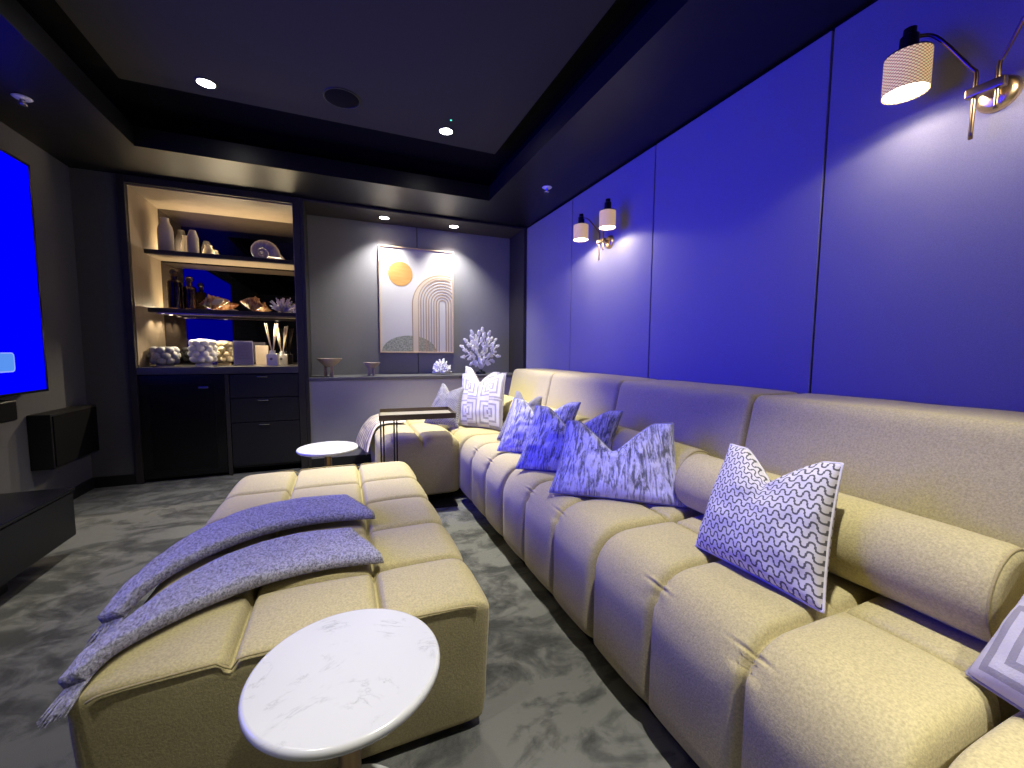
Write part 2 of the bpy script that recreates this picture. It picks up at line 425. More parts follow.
def pillow_mesh(BL, BR, TR, TL, T=.075, chop=.22, chopw=.55, N=40, ear=.05, seed=0, cx=0.0):
    BL, BR, TR, TL = map(Vector, (BL, BR, TR, TL))
    nrm = (BR-BL).cross(TL-BL).normalized()
    hh = (TL-BL).length
    up = ((TL-BL)+(TR-BR)).normalized()
    bm = bmesh.new(); lay = bm.loops.layers.uv.verify()
    def P(u, v, s):
        a, b = (u+1)/2, (v+1)/2
        # edges pulled in between the corners
        uu = u*(1-ear*(1-v*v)*u*u); vv = v*(1-ear*(1-u*u)*v*v*(1 if v > 0 else .25))
        a2, b2 = (uu+1)/2, (vv+1)/2
        p = BL*(1-a2)*(1-b2)+BR*a2*(1-b2)+TR*a2*b2+TL*(1-a2)*b2
        e = max(0, (1-u*u))*max(0, (1-v*v))
        th = T*(e**.42)
        th *= 1+.10*(-v)
        k = max(0, 1-abs(u-cx)/chopw)**1.25
        kv = max(0, (v+.25)/1.25)**1.6
        p = p-up*(chop*hh*k*kv)
        crease = .45*max(0, 1-abs(u-cx)/(chopw*.55))**1.2*max(0, (v+.5)/1.5)
        th *= 1-crease*.75
        w = .006*noise.noise(Vector((u*2.2+seed, v*2.2, s*3+seed)))+.003*noise.noise(Vector((u*6+seed, v*5, s*2)))
        ed = min(1, e*6)
        p = p+nrm*(s*(th+w*ed*1.6))+nrm*(k*kv*.02)
        return p
    rows = {}
    def prm(i): 
        t = -1+2*i/N
        return math.copysign(1-(1-abs(t))**1.25, t)
    for s in (1, -1):
        for i in range(N+1):
            for j in range(N+1):
                edge = i in (0, N) or j in (0, N)
                if edge and s == -1: rows[(i, j, s)] = rows[(i, j, 1)]; continue
                rows[(i, j, s)] = bm.verts.new(P(prm(i), prm(j), s))
    for s in (1, -1):
        for i in range(N):
            for j in range(N):
                vs = [rows[(i, j, s)], rows[(i+1, j, s)], rows[(i+1, j+1, s)], rows[(i, j+1, s)]]
                if s == -1: vs.reverse()
                f = bm.faces.new(vs)
                for lp, vv in zip(f.loops, vs):
                    for (ii, jj) in ((i, j), (i+1, j), (i+1, j+1), (i, j+1)):
                        if rows[(ii, jj, s)] is vv: lp[lay].uv = ((prm(ii)+1)/2, (prm(jj)+1)/2)
    per = [(i, 0) for i in range(N)]+[(N, j) for j in range(N)]+[(i, N) for i in range(N, 0, -1)]+[(0, j) for j in range(N, 0, -1)]
    loop = [P(prm(i), prm(j), 1) for i, j in per]
    return bm, loop
def pillow(name, label, group, mat, BL, BR, TR, TL, piping=None, **kw):
    bm, loop = pillow_mesh(BL, BR, TR, TL, **kw)
    base = (Vector(BL)+Vector(BR))/2
    t = thing(name, base, label, 'cushion', group)
    finish('cover', bm, mat, t)
    b2 = bmesh.new(); tube(b2, loop+[loop[0]], .0038, 6, caps=False)
    finish('piped_edge', b2, piping or mat, t)
    return t

# ------------------------------------------------------------------ room shell
XR, XL, YB, YF = 1.866, -1.807, 4.11, -2.2
ZS, ZC = 2.40, 2.62
T1, T2, TY, TYF = -1.2136, 1.2374, 3.5266, -1.6
def shell():
    bm = bmesh.new(); bx(bm, XL-.1, XR+.1, YF-.1, YB+.7, -.1, 0); struct(finish('floor', bm, M['carpet'], None, False))
    # right wall: padded panels with dark joints
    bm = bmesh.new(); bx(bm, XR+.012, XR+.12, YF-.1, YB+.6, 0, ZS+.55, mi=1)
    js = [YF, -.908+.0, .122-.0, 1.1376, 2.1529, 3.1667, YB+.02]
    js = [YF, -1.908, -.893, .122, 1.1376, 2.1529, 3.1667, YB+.02]
    for a, b in zip(js[:-1], js[1:]): bx(bm, XR, XR+.03, a+.004, b-.004, 0, ZS-.012, .004, 2, 0)
    struct(finish('wall_right', bm, [M['panel'], M['void']], None, True, 40))
    bm = bmesh.new(); bx(bm, XL-.1, XL, YF-.1, YB+.6, 0, ZS+.1); struct(finish('wall_left', bm, M['wall_grey'], None, False))
    bm = bmesh.new(); bx(bm, XL-.1, XR+.1, YF-.1, YF, 0, ZS+.6); struct(finish('wall_front', bm, M['wall_grey'], None, False))
    # back wall: return beside the cabinet, lower fabric panel, niche back with two fabric panels and the mass behind
    bm = bmesh.new()
    bx(bm, XL, -1.535, YB+.012, YB+.6, 0, ZS, mi=0)
    bx(bm, -.292, XR, YB+.0, YB+.12, .0, .80, .004, 2, mi=1)
    bx(bm, -.275, .764, 4.50, 4.53, .82, 2.375, .004, 2, mi=2)
    bx(bm, .772, 1.83, 4.50, 4.53, .82, 2.375, .004, 2, mi=2)
    bx(bm, -.31, XR, 4.53, 4.75, 0, ZS, mi=3)
    bx(bm, -1.535, -.31, 4.76, 4.80, 0, ZS, mi=3)
    struct(finish('wall_back', bm, [M['wall_grey'], M['panel_low'], M['panel_back'], M['void']], None, True, 40))
    # niche surround and ledge
    bm = bmesh.new()
    bx(bm, -.302, -.275, YB-.012, 4.53, 0, 2.395, .002)
    bx(bm, 1.83, XR-.002, YB-.012, 4.53, .80, 2.395, .002)
    bx(bm, -.275, 1.83, YB-.012, 4.53, 2.375, 2.395, .002)
    struct(finish('trim_1', bm, M['joinery'], None, True, 40))
    bm = bmesh.new(); bx(bm, -.275, 1.83, YB-.016, 4.50, .802, .83, .002)
    struct(finish('trim_3', bm, M['ledge'], None, True, 40))
    # ceiling: soffit ring, black recess, raised panel
    bm = bmesh.new()
    bx(bm, XL-.1, T1, YF-.1, YB+.0, ZS, ZS+.125); bx(bm, T2, XR+.1, YF-.1, YB, ZS, ZS+.125)
    bx(bm, T1, T2, TY, YB, ZS, ZS+.125); bx(bm, T1, T2, YF-.1, TYF, ZS, ZS+.125)
    bx(bm, XL-.1, XR+.1, YB, YB+.7, ZS, ZS+.125, mi=1)
    o = finish('ceiling', bm, [M['soffit'], M['void']], None, False); struct(o)
    bm = bmesh.new(); e = .10
    bx(bm, -1.135, 1.150, TYF+.35, 3.150, ZC, ZC+.06)
    struct(finish('ceiling', bm, M['ceil'], None, False))
    bm = bmesh.new()
    bx(bm, T1-e-.05, T1-e, TYF-e, TY+e, ZS+.125, ZC+.1); bx(bm, T2+e, T2+e+.05, TYF-e, TY+e, ZS+.125, ZC+.1)
    bx(bm, T1-e, T2+e, TY+e, TY+e+.05, ZS+.125, ZC+.1); bx(bm, T1-e, T2+e, TYF-e-.05, TYF-e, ZS+.125, ZC+.1); bx(bm, T1-e, T2+e, TYF-e, TY+e, ZC+.061, ZC+.12)
    struct(finish('trim_2', bm, M['void'], None, False))
    # skirting
    bm = bmesh.new(); bx(bm, XL, XL+.014, YF, YB+.0, 0, .085, .003); struct(finish('baseboard_left', bm, M['skirt'], None, True, 40))
    bm = bmesh.new(); bx(bm, XL+.014, -1.535, YB-.004, YB+.012, 0, .085, .003)
    bx(bm, -.275, .24, YB-.014, YB, 0, .085, .003); struct(finish('baseboard_back', bm, M['skirt'], None, True, 40))
shell()

# ------------------------------------------------------------------ lights
def spot(name, loc, energy, size=110, blend=.5, col=(1, .955, .88), rad=.03, aim=(0, 0, -1)):
    l = bpy.data.lights.new(name, 'SPOT'); l.energy = energy; l.spot_size = math.radians(size); l.spot_blend = blend
    l.color = col; l.shadow_soft_size = rad
    o = bpy.data.objects.new(name, l); o.location = loc
    o.rotation_euler = Vector(aim).to_track_quat('-Z', 'Y').to_euler(); COL.objects.link(o); return o
def area(name, loc, energy, sx, sy, aim, col=(1, .80, .50), spread=180):
    l = bpy.data.lights.new(name, 'AREA'); l.shape = 'RECTANGLE'; l.size = sx; l.size_y = sy; l.energy = energy; l.color = col; l.spread = math.radians(spread)
    o = bpy.data.objects.new(name, l); o.location = loc
    o.rotation_euler = Vector(aim).to_track_quat('-Z', 'Y').to_euler(); COL.objects.link(o); return o
def downlight(x, y, z, label, r=.045, lens='lens'):
    t = thing('downlight', (x, y, z), label, 'ceiling light', 'recessed downlights')
    bm = bmesh.new(); lathe(bm, [(r, -.001), (r, -.005), (r+.010, -.004), (r+.013, -.0005), (r+.013, 0)], (x, y, z), 40, close=False)
    finish('trim_ring', bm, M['black'], t)
    bm = bmesh.new(); lathe(bm, [(0, -.0035), (r*.6, -.0035), (r, -.002)], (x, y, z), 32, close=False)
    finish('lens', bm, M[lens], t)
for (x, y, lab) in ((-0.686, 3.003, 'round white downlight in the black tray ceiling towards the screen wall'),
                    (0.717, 2.966, 'round white downlight in the black tray ceiling beside a tiny green light')):
    downlight(x, y, ZC, lab)
BEAMS = [(-.686, 3.003, 150, 66), (.717, 2.966, 450, 70), (-.70, 1.75, 55, 68), (.70, 1.75, 25, 68),
         (-.70, .50, 75, 68), (.70, .50, 215, 68), (-.70, -.75, 235, 72), (.70, -.75, 285, 72)]
for x, y, e, sz in BEAMS:
    spot('downlight_beam', (x, y, ZC-.02), e, sz, .7)
for (x, lab) in ((.42, 'round white downlight in the niche top, above the ivory artwork'),
                 (1.117, 'round white downlight in the niche top, above the large white coral')):
    downlight(x, 4.30, 2.375, lab)
    spot('niche_beam', (x, 4.285, 2.352), 98, 108, 1.0, (1, .97, .93), .02, (0, .04, -1))

# ceiling fittings
def fittings():
    t = thing('ceiling_speaker', (0.042, 2.845, ZC), 'round black speaker grille flush in the tray ceiling', 'speaker')
    bm = bmesh.new(); lathe(bm, [(0, -.004), (.093, -.004), (.098, -.002), (.098, 0)], (0.042, 2.845, ZC), 48, close=False); finish('grille', bm, M['void'], t)
    bm = bmesh.new(); lathe(bm, [(.098, -.001), (.099, -.006), (.106, -.005), (.107, 0)], (0.042, 2.845, ZC), 48, close=False); finish('rim', bm, M['black'], t)
    for x, y, lab in ((1.561, 3.052, 'white fire sprinkler under the soffit by the far blue wall lamp'),
                      (-1.521, 3.096, 'white fire sprinkler under the soffit above the wall screen')):
        t = thing('sprinkler', (x, y, ZS), lab, 'sprinkler', 'ceiling sprinklers')
        bm = bmesh.new(); lathe(bm, [(0, -.0005), (.036, -.0005), (.040, -.004), (.032, -.010), (.012, -.012), (0, -.012)], (x, y, ZS), 28, close=False); finish('escutcheon', bm, M['white_plastic'], t)
        bm = bmesh.new(); lathe(bm, [(.010, -.010), (.010, -.022), (.006, -.026), (.006, -.034), (.018, -.036), (.018, -.039), (0, -.039)], (x, y, ZS), 20, close=False)
        for s in (-1, 1): tube(bm, [(x+s*.010, y, ZS-.014), (x+s*.014, y, ZS-.024), (x+s*.010, y, ZS-.036)], .002, 6)
        finish('nozzle', bm, M['chrome'], t)
    t = thing('indicator_light', (0.715, 2.815, ZC), 'tiny green indicator light in the tray ceiling', 'indicator')
    bm = bmesh.new(); lathe(bm, [(0, -.002), (.010, -.002), (.013, 0)], (0.715, 2.815, ZC), 18, close=False); finish('housing', bm, M['black'], t)
    bm = bmesh.new(); lathe(bm, [(0, -.005), (.004, -.0045), (.006, -.002)], (0.715, 2.815, ZC), 12, close=False); finish('lens', bm, M['led'], t)
fittings()

# ------------------------------------------------------------------ television wall
def tv():
    y0, y1, z0, z1, x = 1.06, 3.475, .815, 2.175, -1.70
    t = thing('television', (XL, (y0+y1)/2, z0), 'very large wall-mounted screen glowing plain blue', 'television')
    box('cabinet_body', -1.78, x-.004, y0, y1, z0, z1, M['black'], t, .004)
    bm = bmesh.new()
    b = .014
    bx(bm, x-.006, x+.002, y0, y1, z1-b, z1); bx(bm, x-.006, x+.002, y0, y1, z0, z0+b)
    bx(bm, x-.006, x+.002, y0, y0+b, z0, z1); bx(bm, x-.006, x+.002, y1-b, y1, z0, z1)
    finish('bezel', bm, M['gloss_black'], t, False)
    bm = bmesh.new(); bx(bm, x-.004, x-.001, y0+b, y1-b, z0+b, z1-b); s = finish('screen', bm, M['tv_blue'], t, False)
    area('screen_light', (x+.003, (y0+y1)/2, (z0+z1)/2), 56, y1-y0-.04, z1-z0-.04, (1, 0, 0), (0, 0, 1), 90)
    def rr(name, ya, yb, za, zb, r, xx, mat):
        bm = bmesh.new(); vs = []
        for (cy, cz, a0) in ((yb-r, zb-r, 0), (ya+r, zb-r, 90), (ya+r, za+r, 180), (yb-r, za+r, 270)):
            for k in range(7):
                a = math.radians(a0+15*k); vs.append(bm.verts.new((xx, cy+r*math.cos(a), cz+r*math.sin(a))))
        f = bm.faces.new(vs); r2 = bmesh.ops.extrude_face_region(bm, geom=[f])
        bmesh.ops.translate(bm, verts=[v for v in r2['geom'] if isinstance(v, bmesh.types.BMVert)], vec=(.0008, 0, 0))
        return finish(name, bm, mat, s, False)
    rr('button_outline', 2.66, 3.210, .947, 1.056, .022, x-.0008, M['tv_button_edge'])
    rr('button', 2.666, 3.202, .954, 1.050, .018, x-.0003, M['tv_button'])
    rr('button_caption', 2.86, 3.060, .990, 1.012, .008, x+.0002, M['tv_text'])
    box('mounting_bracket', XL+.001, -1.778, 1.9, 2.8, 1.2, 1.8, M['metal_black'], t, .003)
tv()
def av():
    t = thing('soundbar', (-1.76, 2.2, .67), 'slim black soundbar on the wall under the blue screen', 'speaker')
    box('cabinet_body', XL+.001, -1.72, 1.25, 3.24, .668, .788, M['black'], t, .012, 3)
    box('grille', -1.724, -1.714, 1.27, 3.22, .678, .778, M['void'], t, .003)
    t = thing('wall_speaker', (-1.75, 3.72, .315), 'long black box speaker on the grey wall beside the bar', 'speaker')
    box('cabinet_body', XL+.001, -1.695, 3.46, 3.985, .315, .665, M['black'], t, .004)
    box('grille', -1.697, -1.688, 3.475, 3.97, .328, .652, M['void'], t, .003)
    t = thing('media_console', (-1.56, 1.6, 0), 'long low black media console on the carpet below the screen', 'console')
    box('carcass', -1.79, -1.335, .30, 2.83, .095, .335, M['console'], t, .003)
    box('top', -1.79, -1.318, .29, 2.84, .335, .352, M['gloss_black'], t, .003)
    for a, b in ((.31, 1.14), (1.146, 1.984), (1.99, 2.825)):
        box('door', -1.336, -1.320, a, b, .10, .328, M['console'], t, .003)
    for y in (.45, 1.57, 2.45):
        bm = bmesh.new(); bx(bm, -1.70, -1.40, y-.03, y+.03, 0, .096, .004); finish('leg', bm, M['black'], t, True, 40)
av()

# ------------------------------------------------------------------ bar cabinet
CX0, CX1 = -1.489, -.358
def bar():
    t = thing('bar_cabinet', (-.92, YB+.3, 0), 'tall dark built-in bar cabinet with two lit display shelves', 'cabinet')
    for a, b in ((-1.535, CX0), (CX1, -.304)):
        bm = bmesh.new(); bx(bm, a, b, YB-.012, 4.73, 0, 2.395, .002)
        finish('side_panel', bm, M['joinery'], t, True, 40)
    for a, b in ((CX0, CX0+.006), (CX1-.006, CX1)):
        box('side_lining', a, b, YB+.02, 4.70, .936, 2.335, M['taupe'], t, .001)
    box('top_panel', CX0, CX1, YB-.012, 4.73, 2.338, 2.395, M['joinery'], t, .002)
    box('top_lining', CX0+.006, CX1-.006, YB+.02, 4.70, 2.328, 2.337, M['taupe'], t, .001)
    bk = box('back_panel', CX0, CX1, 4.70, 4.73, .05, 2.338, M['mirror'], t, .001)
    bk['label'] = 'smoked mirror back'
    box('divider', -.915, -.885, YB-.004, 4.68, 0, .872, M['joinery'], t, .002)
    box('toe_kick', CX0, CX1, YB+.05, YB+.07, 0, .03, M['void'], t, .001)
    for i, (z, ya) in enumerate(((1.905, 4.36), (1.425, 4.36))):
        sh = box('shelf', CX0+.006, CX1-.006, ya, 4.675, z-.036, z, M['joinery'], t, .002)
        box('underside_lining', CX0+.012, CX1-.012, ya+.012, 4.66, z-.040, z-.0362, M['taupe'], sh, .0005)
        box('light_strip', CX0+.03, CX1-.03, 4.678, 4.690, z-.006, z+.002, M['strip'], sh, .0005)
        area('shelf_light', ((CX0+CX1)/2, 4.684, z+.006), 10, CX1-CX0-.08, .010, (0, -.35, 1))
        if i == 1:
            box('front_light_bar', CX0+.06, CX1-.01, ya+.006, ya+.016, z-.046, z-.0405, M['chrome'], sh, .001)
            for x, y, e in ((-1.40, 4.42, 4), (-1.40, 4.60, 4), (-1.08, 4.40, 24), (-.62, 4.40, 24)):
                spot('counter_beam', (x, y, z-.05), e, 125, .6, (1, .84, .58), .006, (0, -.55 if e > 5 else 0, -1))
                bm = bmesh.new(); lathe(bm, [(0, -.004), (.010, -.003), (.014, 0)], (x, y, z-.0405), 16, close=False)
                finish('puck_light', bm, M['strip2'], sh)
    # worktop
    c = box('countertop', CX0+.001, CX1-.001, YB-.012, 4.69, .876, .934, M['dark_stone'], None, .003)
    tag(c, 'dark stone counter slab under the display shelves', 'countertop')
    # fridge
    t = thing('bar_fridge', (-1.20, YB+.3, 0), 'black glass-door bar fridge under the counter', 'fridge')
    box('body', CX0+.006, -.921, YB+.045, 4.66, .02, .866, M['black'], t, .003)
    d = box('door', CX0+.004, -.919, YB-.004, YB+.044, .03, .868, M['gloss_black'], t, .003)
    box('glass', CX0+.07, -.985, YB-.008, YB-.003, .09, .80, M['fridge_glass'], d, .001)
    b = box('badge', -1.097, -1.028, YB-.012, YB-.007, .757, .773, M['chrome'], d, .001); b['label'] = 'small silver badge'
    for x in (-1.42, -.99):
        bm = bmesh.new(); lathe(bm, [(0, 0), (.018, 0), (.018, .022), (0, .022)], (x, YB+.12, 0), 16, close=False); finish('foot', bm, M['black'], t)
    # drawers
    t = thing('drawer_cabinet', (-.62, YB+.3, 0), 'black three-drawer cabinet beside the bar fridge', 'cabinet')
    box('carcass', -.883, CX1-.002, YB+.03, 4.66, .05, .870, M['joinery'], t, .002)
    for a, b in ((.668, .866), (.456, .662), (.075, .450)):
        d = box('drawer', -.880, CX1-.004, YB+.004, YB+.028, a, b, M['drawer'], t, .002)
        kz = min(b-.018, a+.36)
        k = bmesh.new(); bx(k, -.676, -.598, YB-.018, YB+.004, kz-.006, kz+.004, .003)
        h = finish('handle', k, M['chrome'], d, True, 40); h['label'] = 'small silver pull'
    box('plinth', -.883, CX1-.002, YB+.05, YB+.07, .0, .05, M['void'], t, .001)
bar()

# ------------------------------------------------------------------ display pieces
def bottle_vase(x, y, z, prof, mat, label, name='vase', group='vases on the top shelf'):
    bm = bmesh.new(); H = prof[-1][1]
    inner = [(prof[-1][0]-.005, H-.004), (prof[-1][0]-.007, H-.03), (0, H-.035)]
    lathe(bm, [(0, 0)]+prof+inner, (x, y, z), 36, close=False)
    return tag(finish(name, bm, M[mat], None, True, 50), label, 'vase', group)
Z1, Z2, Z0 = 1.905, 1.425, .934
bottle_vase(-1.375, 4.50, Z1, [(.050, 0), (.054, .006), (.055, .19), (.048, .225), (.031, .262), (.028, .29), (.030, .296)], 'stone_vase', 'tallest grey stone vase, at the left end of the top shelf')
bottle_vase(-1.262, 4.60, Z1, [(.034, 0), (.037, .005), (.037, .11), (.022, .155), (.020, .18), (.021, .184)], 'cream_vase', 'slim cream bottle vase half hidden behind a grey one')
bottle_vase(-1.183, 4.50, Z1, [(.039, 0), (.042, .006), (.042, .15), (.026, .205), (.024, .215)], 'stone_vase', 'mid-height grey stone vase in front of the slim cream bottle')
bottle_vase(-1.095, 4.60, Z1, [(.040, 0), (.043, .006), (.043, .068), (.032, .092), (.027, .098), (.027, .112), (.030, .116)], 'cream_vase', 'short squat cream jar on the top shelf')
def nautilus():
    x, y, z = -.63, 4.50, Z1
    bm = bmesh.new(); pts = []; rad = []
    n = 110
    for i in range(n+1):
        th = (i/n-1)*5.0*PI; r = .108*math.exp(.17*th)
        a = -.30-th
        pts.append((x-.030+r*math.cos(a), y, z+.08+r*math.sin(a))); rad.append(max(.002, r*.47*(1+.02*math.sin(i*1.9))))
    tube(bm, pts, rad, 22)
    for v in bm.verts: v.co.y = y+(v.co.y-y)*.62
    mz = min(v.co.z for v in bm.verts)
    bmesh.ops.translate(bm, verts=bm.verts, vec=(0, 0, z-mz+.004))
    t = thing('spiral_shell', (x, y, z), 'large pearly spiral shell on the top shelf', 'shell')
    finish('shell', bm, M['nautilus'], t)
    bm = bmesh.new(); bx(bm, x-.07, x+.13, y-.03, y+.03, z, z+.008, .003); finish('stand', bm, M['clear_glass'], t, True, 40)
nautilus()
def decanter(x, y, z, r, h, label):
    t = thing('decanter', (x, y, z), label, 'decanter', 'smoked glass decanters')
    bm = bmesh.new(); lathe(bm, [(0, 0), (r*.96, 0), (r, .006), (r, h), (r*.92, h+.014), (r*.45, h+.022), (r*.42, h+.045), (r*.55, h+.052), (r*.50, h+.054), (r*.36, h+.05), (r*.36, h+.02), (r*.84, h+.006), (r*.9, h-.004), (r*.9, .012), (0, .012)], (x, y, z), 36, close=False)
    finish('body', bm, M['smoke_glass'], t, True, 60)
    bm = bmesh.new(); lathe(bm, [(0, .0125), (r*.885, .0125), (r*.885, h*.80), (0, h*.80)], (x, y, z), 32, close=False)
    lq = plain_liquor; finish('liquor', bm, lq, t, True, 60)
    bm = bmesh.new(); R = r*.62; prof = [(0, h+.040), (r*.30, h+.040), (r*.30, h+.058)]
    for k in range(1, 13):
        a = -PI/2+PI*(k/12)*.98+.15
        prof.append((max(R*math.cos(min(a, PI/2)), 0), h+.058+R*.92+R*math.sin(min(a, PI/2))))
    lathe(bm, prof, (x, y, z), 28, close=False); finish('stopper', bm, M['smoke_glass'], t, True, 60)
plain_liquor = plain('dark_liquor', (.035, .012, .005, 1), .1, 0, .5)
decanter(-1.335, 4.50, Z2, .052, .235, 'taller smoked-glass decanter with ball stopper, by the cabinet side')
decanter(-1.238, 4.53, Z2, .042, .185, 'shorter smoked-glass decanter with ball stopper, right of its twin')
def conch(x, y, z, L, label, rz, knobs, seedv, lift=0):
    t = thing('conch_shell', (x, y, z), label, 'shell', 'shells on the middle shelf')
    bm = bmesh.new(); n, seg = 72, 48
    R = Matrix.Rotation(rz, 3, 'Z') @ Matrix.Rotation(-.20, 3, 'Y')
    rings = []
    for i in range(n+1):
        q = i/n
        if q < .40: r = .30*(q/.40)**1.25*(1+.10*math.sin(q*70))      # stepped spire
        else: r = .30*(1-((q-.40)/.60)**1.35)*.93+.021
        if q in (0, 1): r = .004
        ring = []
        for k in range(seg):
            a = 2*PI*k/seg
            sh = math.exp(-((q-.38)/.05)**2)
            rr = r*(1+.20*sh*max(0, math.cos(knobs*a+1))**2+.035*math.sin(q*46+a*1.0)*min(1, 6*(1-q)))
            rr *= 1+.30*max(0, math.cos(a-.4))**6*math.exp(-((q-.58)/.22)**2)      # flared lip
            ring.append(bm.verts.new(R @ (Vector((q-.5, rr*math.cos(a)*1.05, rr*math.sin(a)*.92))*L)))
        rings.append(ring)
    for A, B in zip(rings[:-1], rings[1:]):
        for k in range(seg): bm.faces.new((A[k], A[(k+1) % seg], B[(k+1) % seg], B[k]))
    bm.faces.new(rings[0]); bm.faces.new(rings[-1])
    mz = min(v.co.z for v in bm.verts)
    bmesh.ops.translate(bm, verts=bm.verts, vec=(x, y, z-mz))
    finish('shell', bm, M['shell_brown'], t)
    bm = bmesh.new()
    c = R @ Vector((.08*L, -.235*L, -.02*L))
    bmesh.ops.create_uvsphere(bm, u_segments=24, v_segments=14, radius=1)
    for v in bm.verts: v.co = (R @ Vector((v.co.x*.27*L, v.co.y*.07*L, v.co.z*.115*L+v.co.x*.03*L)))+c+Vector((x, y, z-mz))
    o = finish('mouth', bm, M['shell_cream'], t); o['label'] = 'cream shell mouth'
conch(-1.05, 4.50, Z2, .235, 'low brown conch shell with a cream mouth, on the middle shelf', .12, 7, 2)
conch(-.755, 4.50, Z2, .225, 'spiky russet and white shell next to the pale coral', 2.75, 8, 5)
def starfish(x, y, z, label):
    bm = bmesh.new(); R = .062; vs = []; c = bm.verts.new((x, y, z+.020))
    b = bm.verts.new((x, y, z))
    ring = []
    for k in range(30):
        a = 2*PI*k/30; m = abs(((k % 6)-3)/3)
        r = R*(.30+.70*m**1.6); ring.append((bm.verts.new((x+r*math.cos(a), y+r*math.sin(a)*.8, z+.001)), bm.verts.new((x+r*.5*math.cos(a), y+r*.5*math.sin(a)*.8, z+.006+.010*(1-m*.3)))))
    for k in range(30):
        (a0, a1), (b0, b1) = ring[k], ring[(k+1) % 30]
        bm.faces.new((a0, b0, b1, a1)); bm.faces.new((a1, b1, c)); bm.faces.new((b0, a0, b))
    tag(finish('starfish', bm, M['shell_cream'], None), label, 'starfish')
starfish(-.90, 4.44, Z2, 'small cream starfish lying right of the brown conch shell')
def coral_cluster(bm, base, h, spread, n, rnd, r0=.008, levels=3, leafy=False):
    def grow(p, d, L, r, lv):
        q = p+d*L*.5+Vector((rnd.uniform(-1, 1), rnd.uniform(-1, 1), 0))*L*.06; e = p+d*L
        tube(bm, [p, q, e], [r, r*.85, r*.62], 6)
        if lv == 0:
            bmesh.ops.create_icosphere(bm, subdivisions=1, radius=r*.8, matrix=Matrix.Translation(e)); return
        k = 3 if leafy else 2
        for i in range(k):
            nd = (d+Vector((rnd.uniform(-1, 1), rnd.uniform(-1, 1)*.7, rnd.uniform(-.35, .9)))*.75).normalized()
            grow(e if i < 2 else q, nd, L*rnd.uniform(.55, .8), r*.68, lv-1)
    for i in range(n):
        a = 2*PI*i/n+rnd.uniform(-.3, .3); s = rnd.uniform(.1, 1)*spread
        d = Vector((math.cos(a)*s, math.sin(a)*s*.7, 1)).normalized()
        grow(Vector(base)+Vector((math.cos(a)*.012, math.sin(a)*.012, 0)), d, h*rnd.uniform(.34, .48), r0, levels)
def clamp_floor(bm, z):
    for v in bm.verts: v.co.z = max(v.co.z, z)
def coral_finger():
    rnd = random.Random(3); x, y, z = -.505, 4.50, Z2
    bm = bmesh.new()
    for i in range(70):
        th = rnd.uniform(0, 2*PI); ph = math.acos(rnd.uniform(.05, 1))
        d = Vector((math.sin(ph)*math.cos(th), math.sin(ph)*math.sin(th)*.7, math.cos(ph)))
        L = rnd.uniform(.07, .105)*(1.0+.5*d.z)
        e = Vector((x, y, z+.015))+d*L
        tube(bm, [(x, y, z+.015), Vector((x, y, z+.015))+d*L*.6, e], [.008, .0065, .005], 6)
        bmesh.ops.create_icosphere(bm, subdivisions=1, radius=.006, matrix=Matrix.Translation(e))
    clamp_floor(bm, z+.0005)
    tag(finish('finger_coral', bm, M['coral_lilac'], None), 'pale finger coral at the right end of the middle shelf', 'coral')
    bm = bmesh.new(); rnd = random.Random(9)
    coral_cluster(bm, (-.395, 4.46, z), .10, .35, 4, rnd, .007, 2); clamp_floor(bm, z+.0005)
    tag(finish('branch_coral', bm, M['coral_white'], None), 'small white branch coral tucked against the cabinet side', 'coral')
coral_finger()
def knob_vase(x, y, z, R, H, rows, per, kb, mat, label, squash=1.0, foot=True, name='knobbly_vase'):
    cs = []
    for i in range(rows):
        h = H*(.16+.78*(i+.5)/rows) if foot else H*(.06+.9*(i+.5)/rows)
        rr = R*math.sqrt(max(.25, 1-((h/H-.55)/.78)**2))
        for k in range(per):
            a = 2*PI*(k+.5*(i % 2))/per; cs.append(Vector(((rr-kb*.95)*math.cos(a), (rr-kb*.95)*math.sin(a), h)))
    bm = bmesh.new(); prof_n, seg = 56, 96
    def rad(h):
        if foot and h < H*.10: return R*.56
        return R*.40*math.sqrt(max(.2, 1-((h/H-.55)/.75)**2))
    rings = []
    for i in range(prof_n+1):
        h = H*i/prof_n; ring = []
        for k in range(seg):
            a = 2*PI*k/seg; r = rad(h); dv = Vector((math.cos(a), math.sin(a), 0)); best = r
            for c in cs:
                dz = h-c.z
                if abs(dz) < kb:
                    pr = math.sqrt(kb*kb-dz*dz); b = c.x*dv.x+c.y*dv.y; cc = c.x*c.x+c.y*c.y-pr*pr
                    D = b*b-cc
                    if D > 0 and b > 0: best = max(best, b+math.sqrt(D))
            ring.append(bm.verts.new((x+dv.x*best, y+dv.y*best*squash, z+h)))
        rings.append(ring)
    ring = [bm.verts.new((x+math.cos(2*PI*k/seg)*R*.5, y+math.sin(2*PI*k/seg)*R*.5*squash, z+H*.97)) for k in range(seg)]; rings.append(ring)
    ring = [bm.verts.new((x+math.cos(2*PI*k/seg)*R*.48, y+math.sin(2*PI*k/seg)*R*.48*squash, z+H*.5)) for k in range(seg)]; rings.append(ring)
    for A, B in zip(rings[:-1], rings[1:]):
        for k in range(seg): bm.faces.new((A[k], A[(k+1) % seg], B[(k+1) % seg], B[k]))
    bm.faces.new(rings[0]); bm.faces.new(rings[-1])
    return tag(finish(name, bm, M[mat], None, True, 60), label, 'vase', 'knobbly vases on the counter')
knob_vase(-1.375, 4.32, Z0, .108, .165, 3, 8, .034, 'grey_ceramic', 'grey knobbly bowl vase at the left end of the counter')
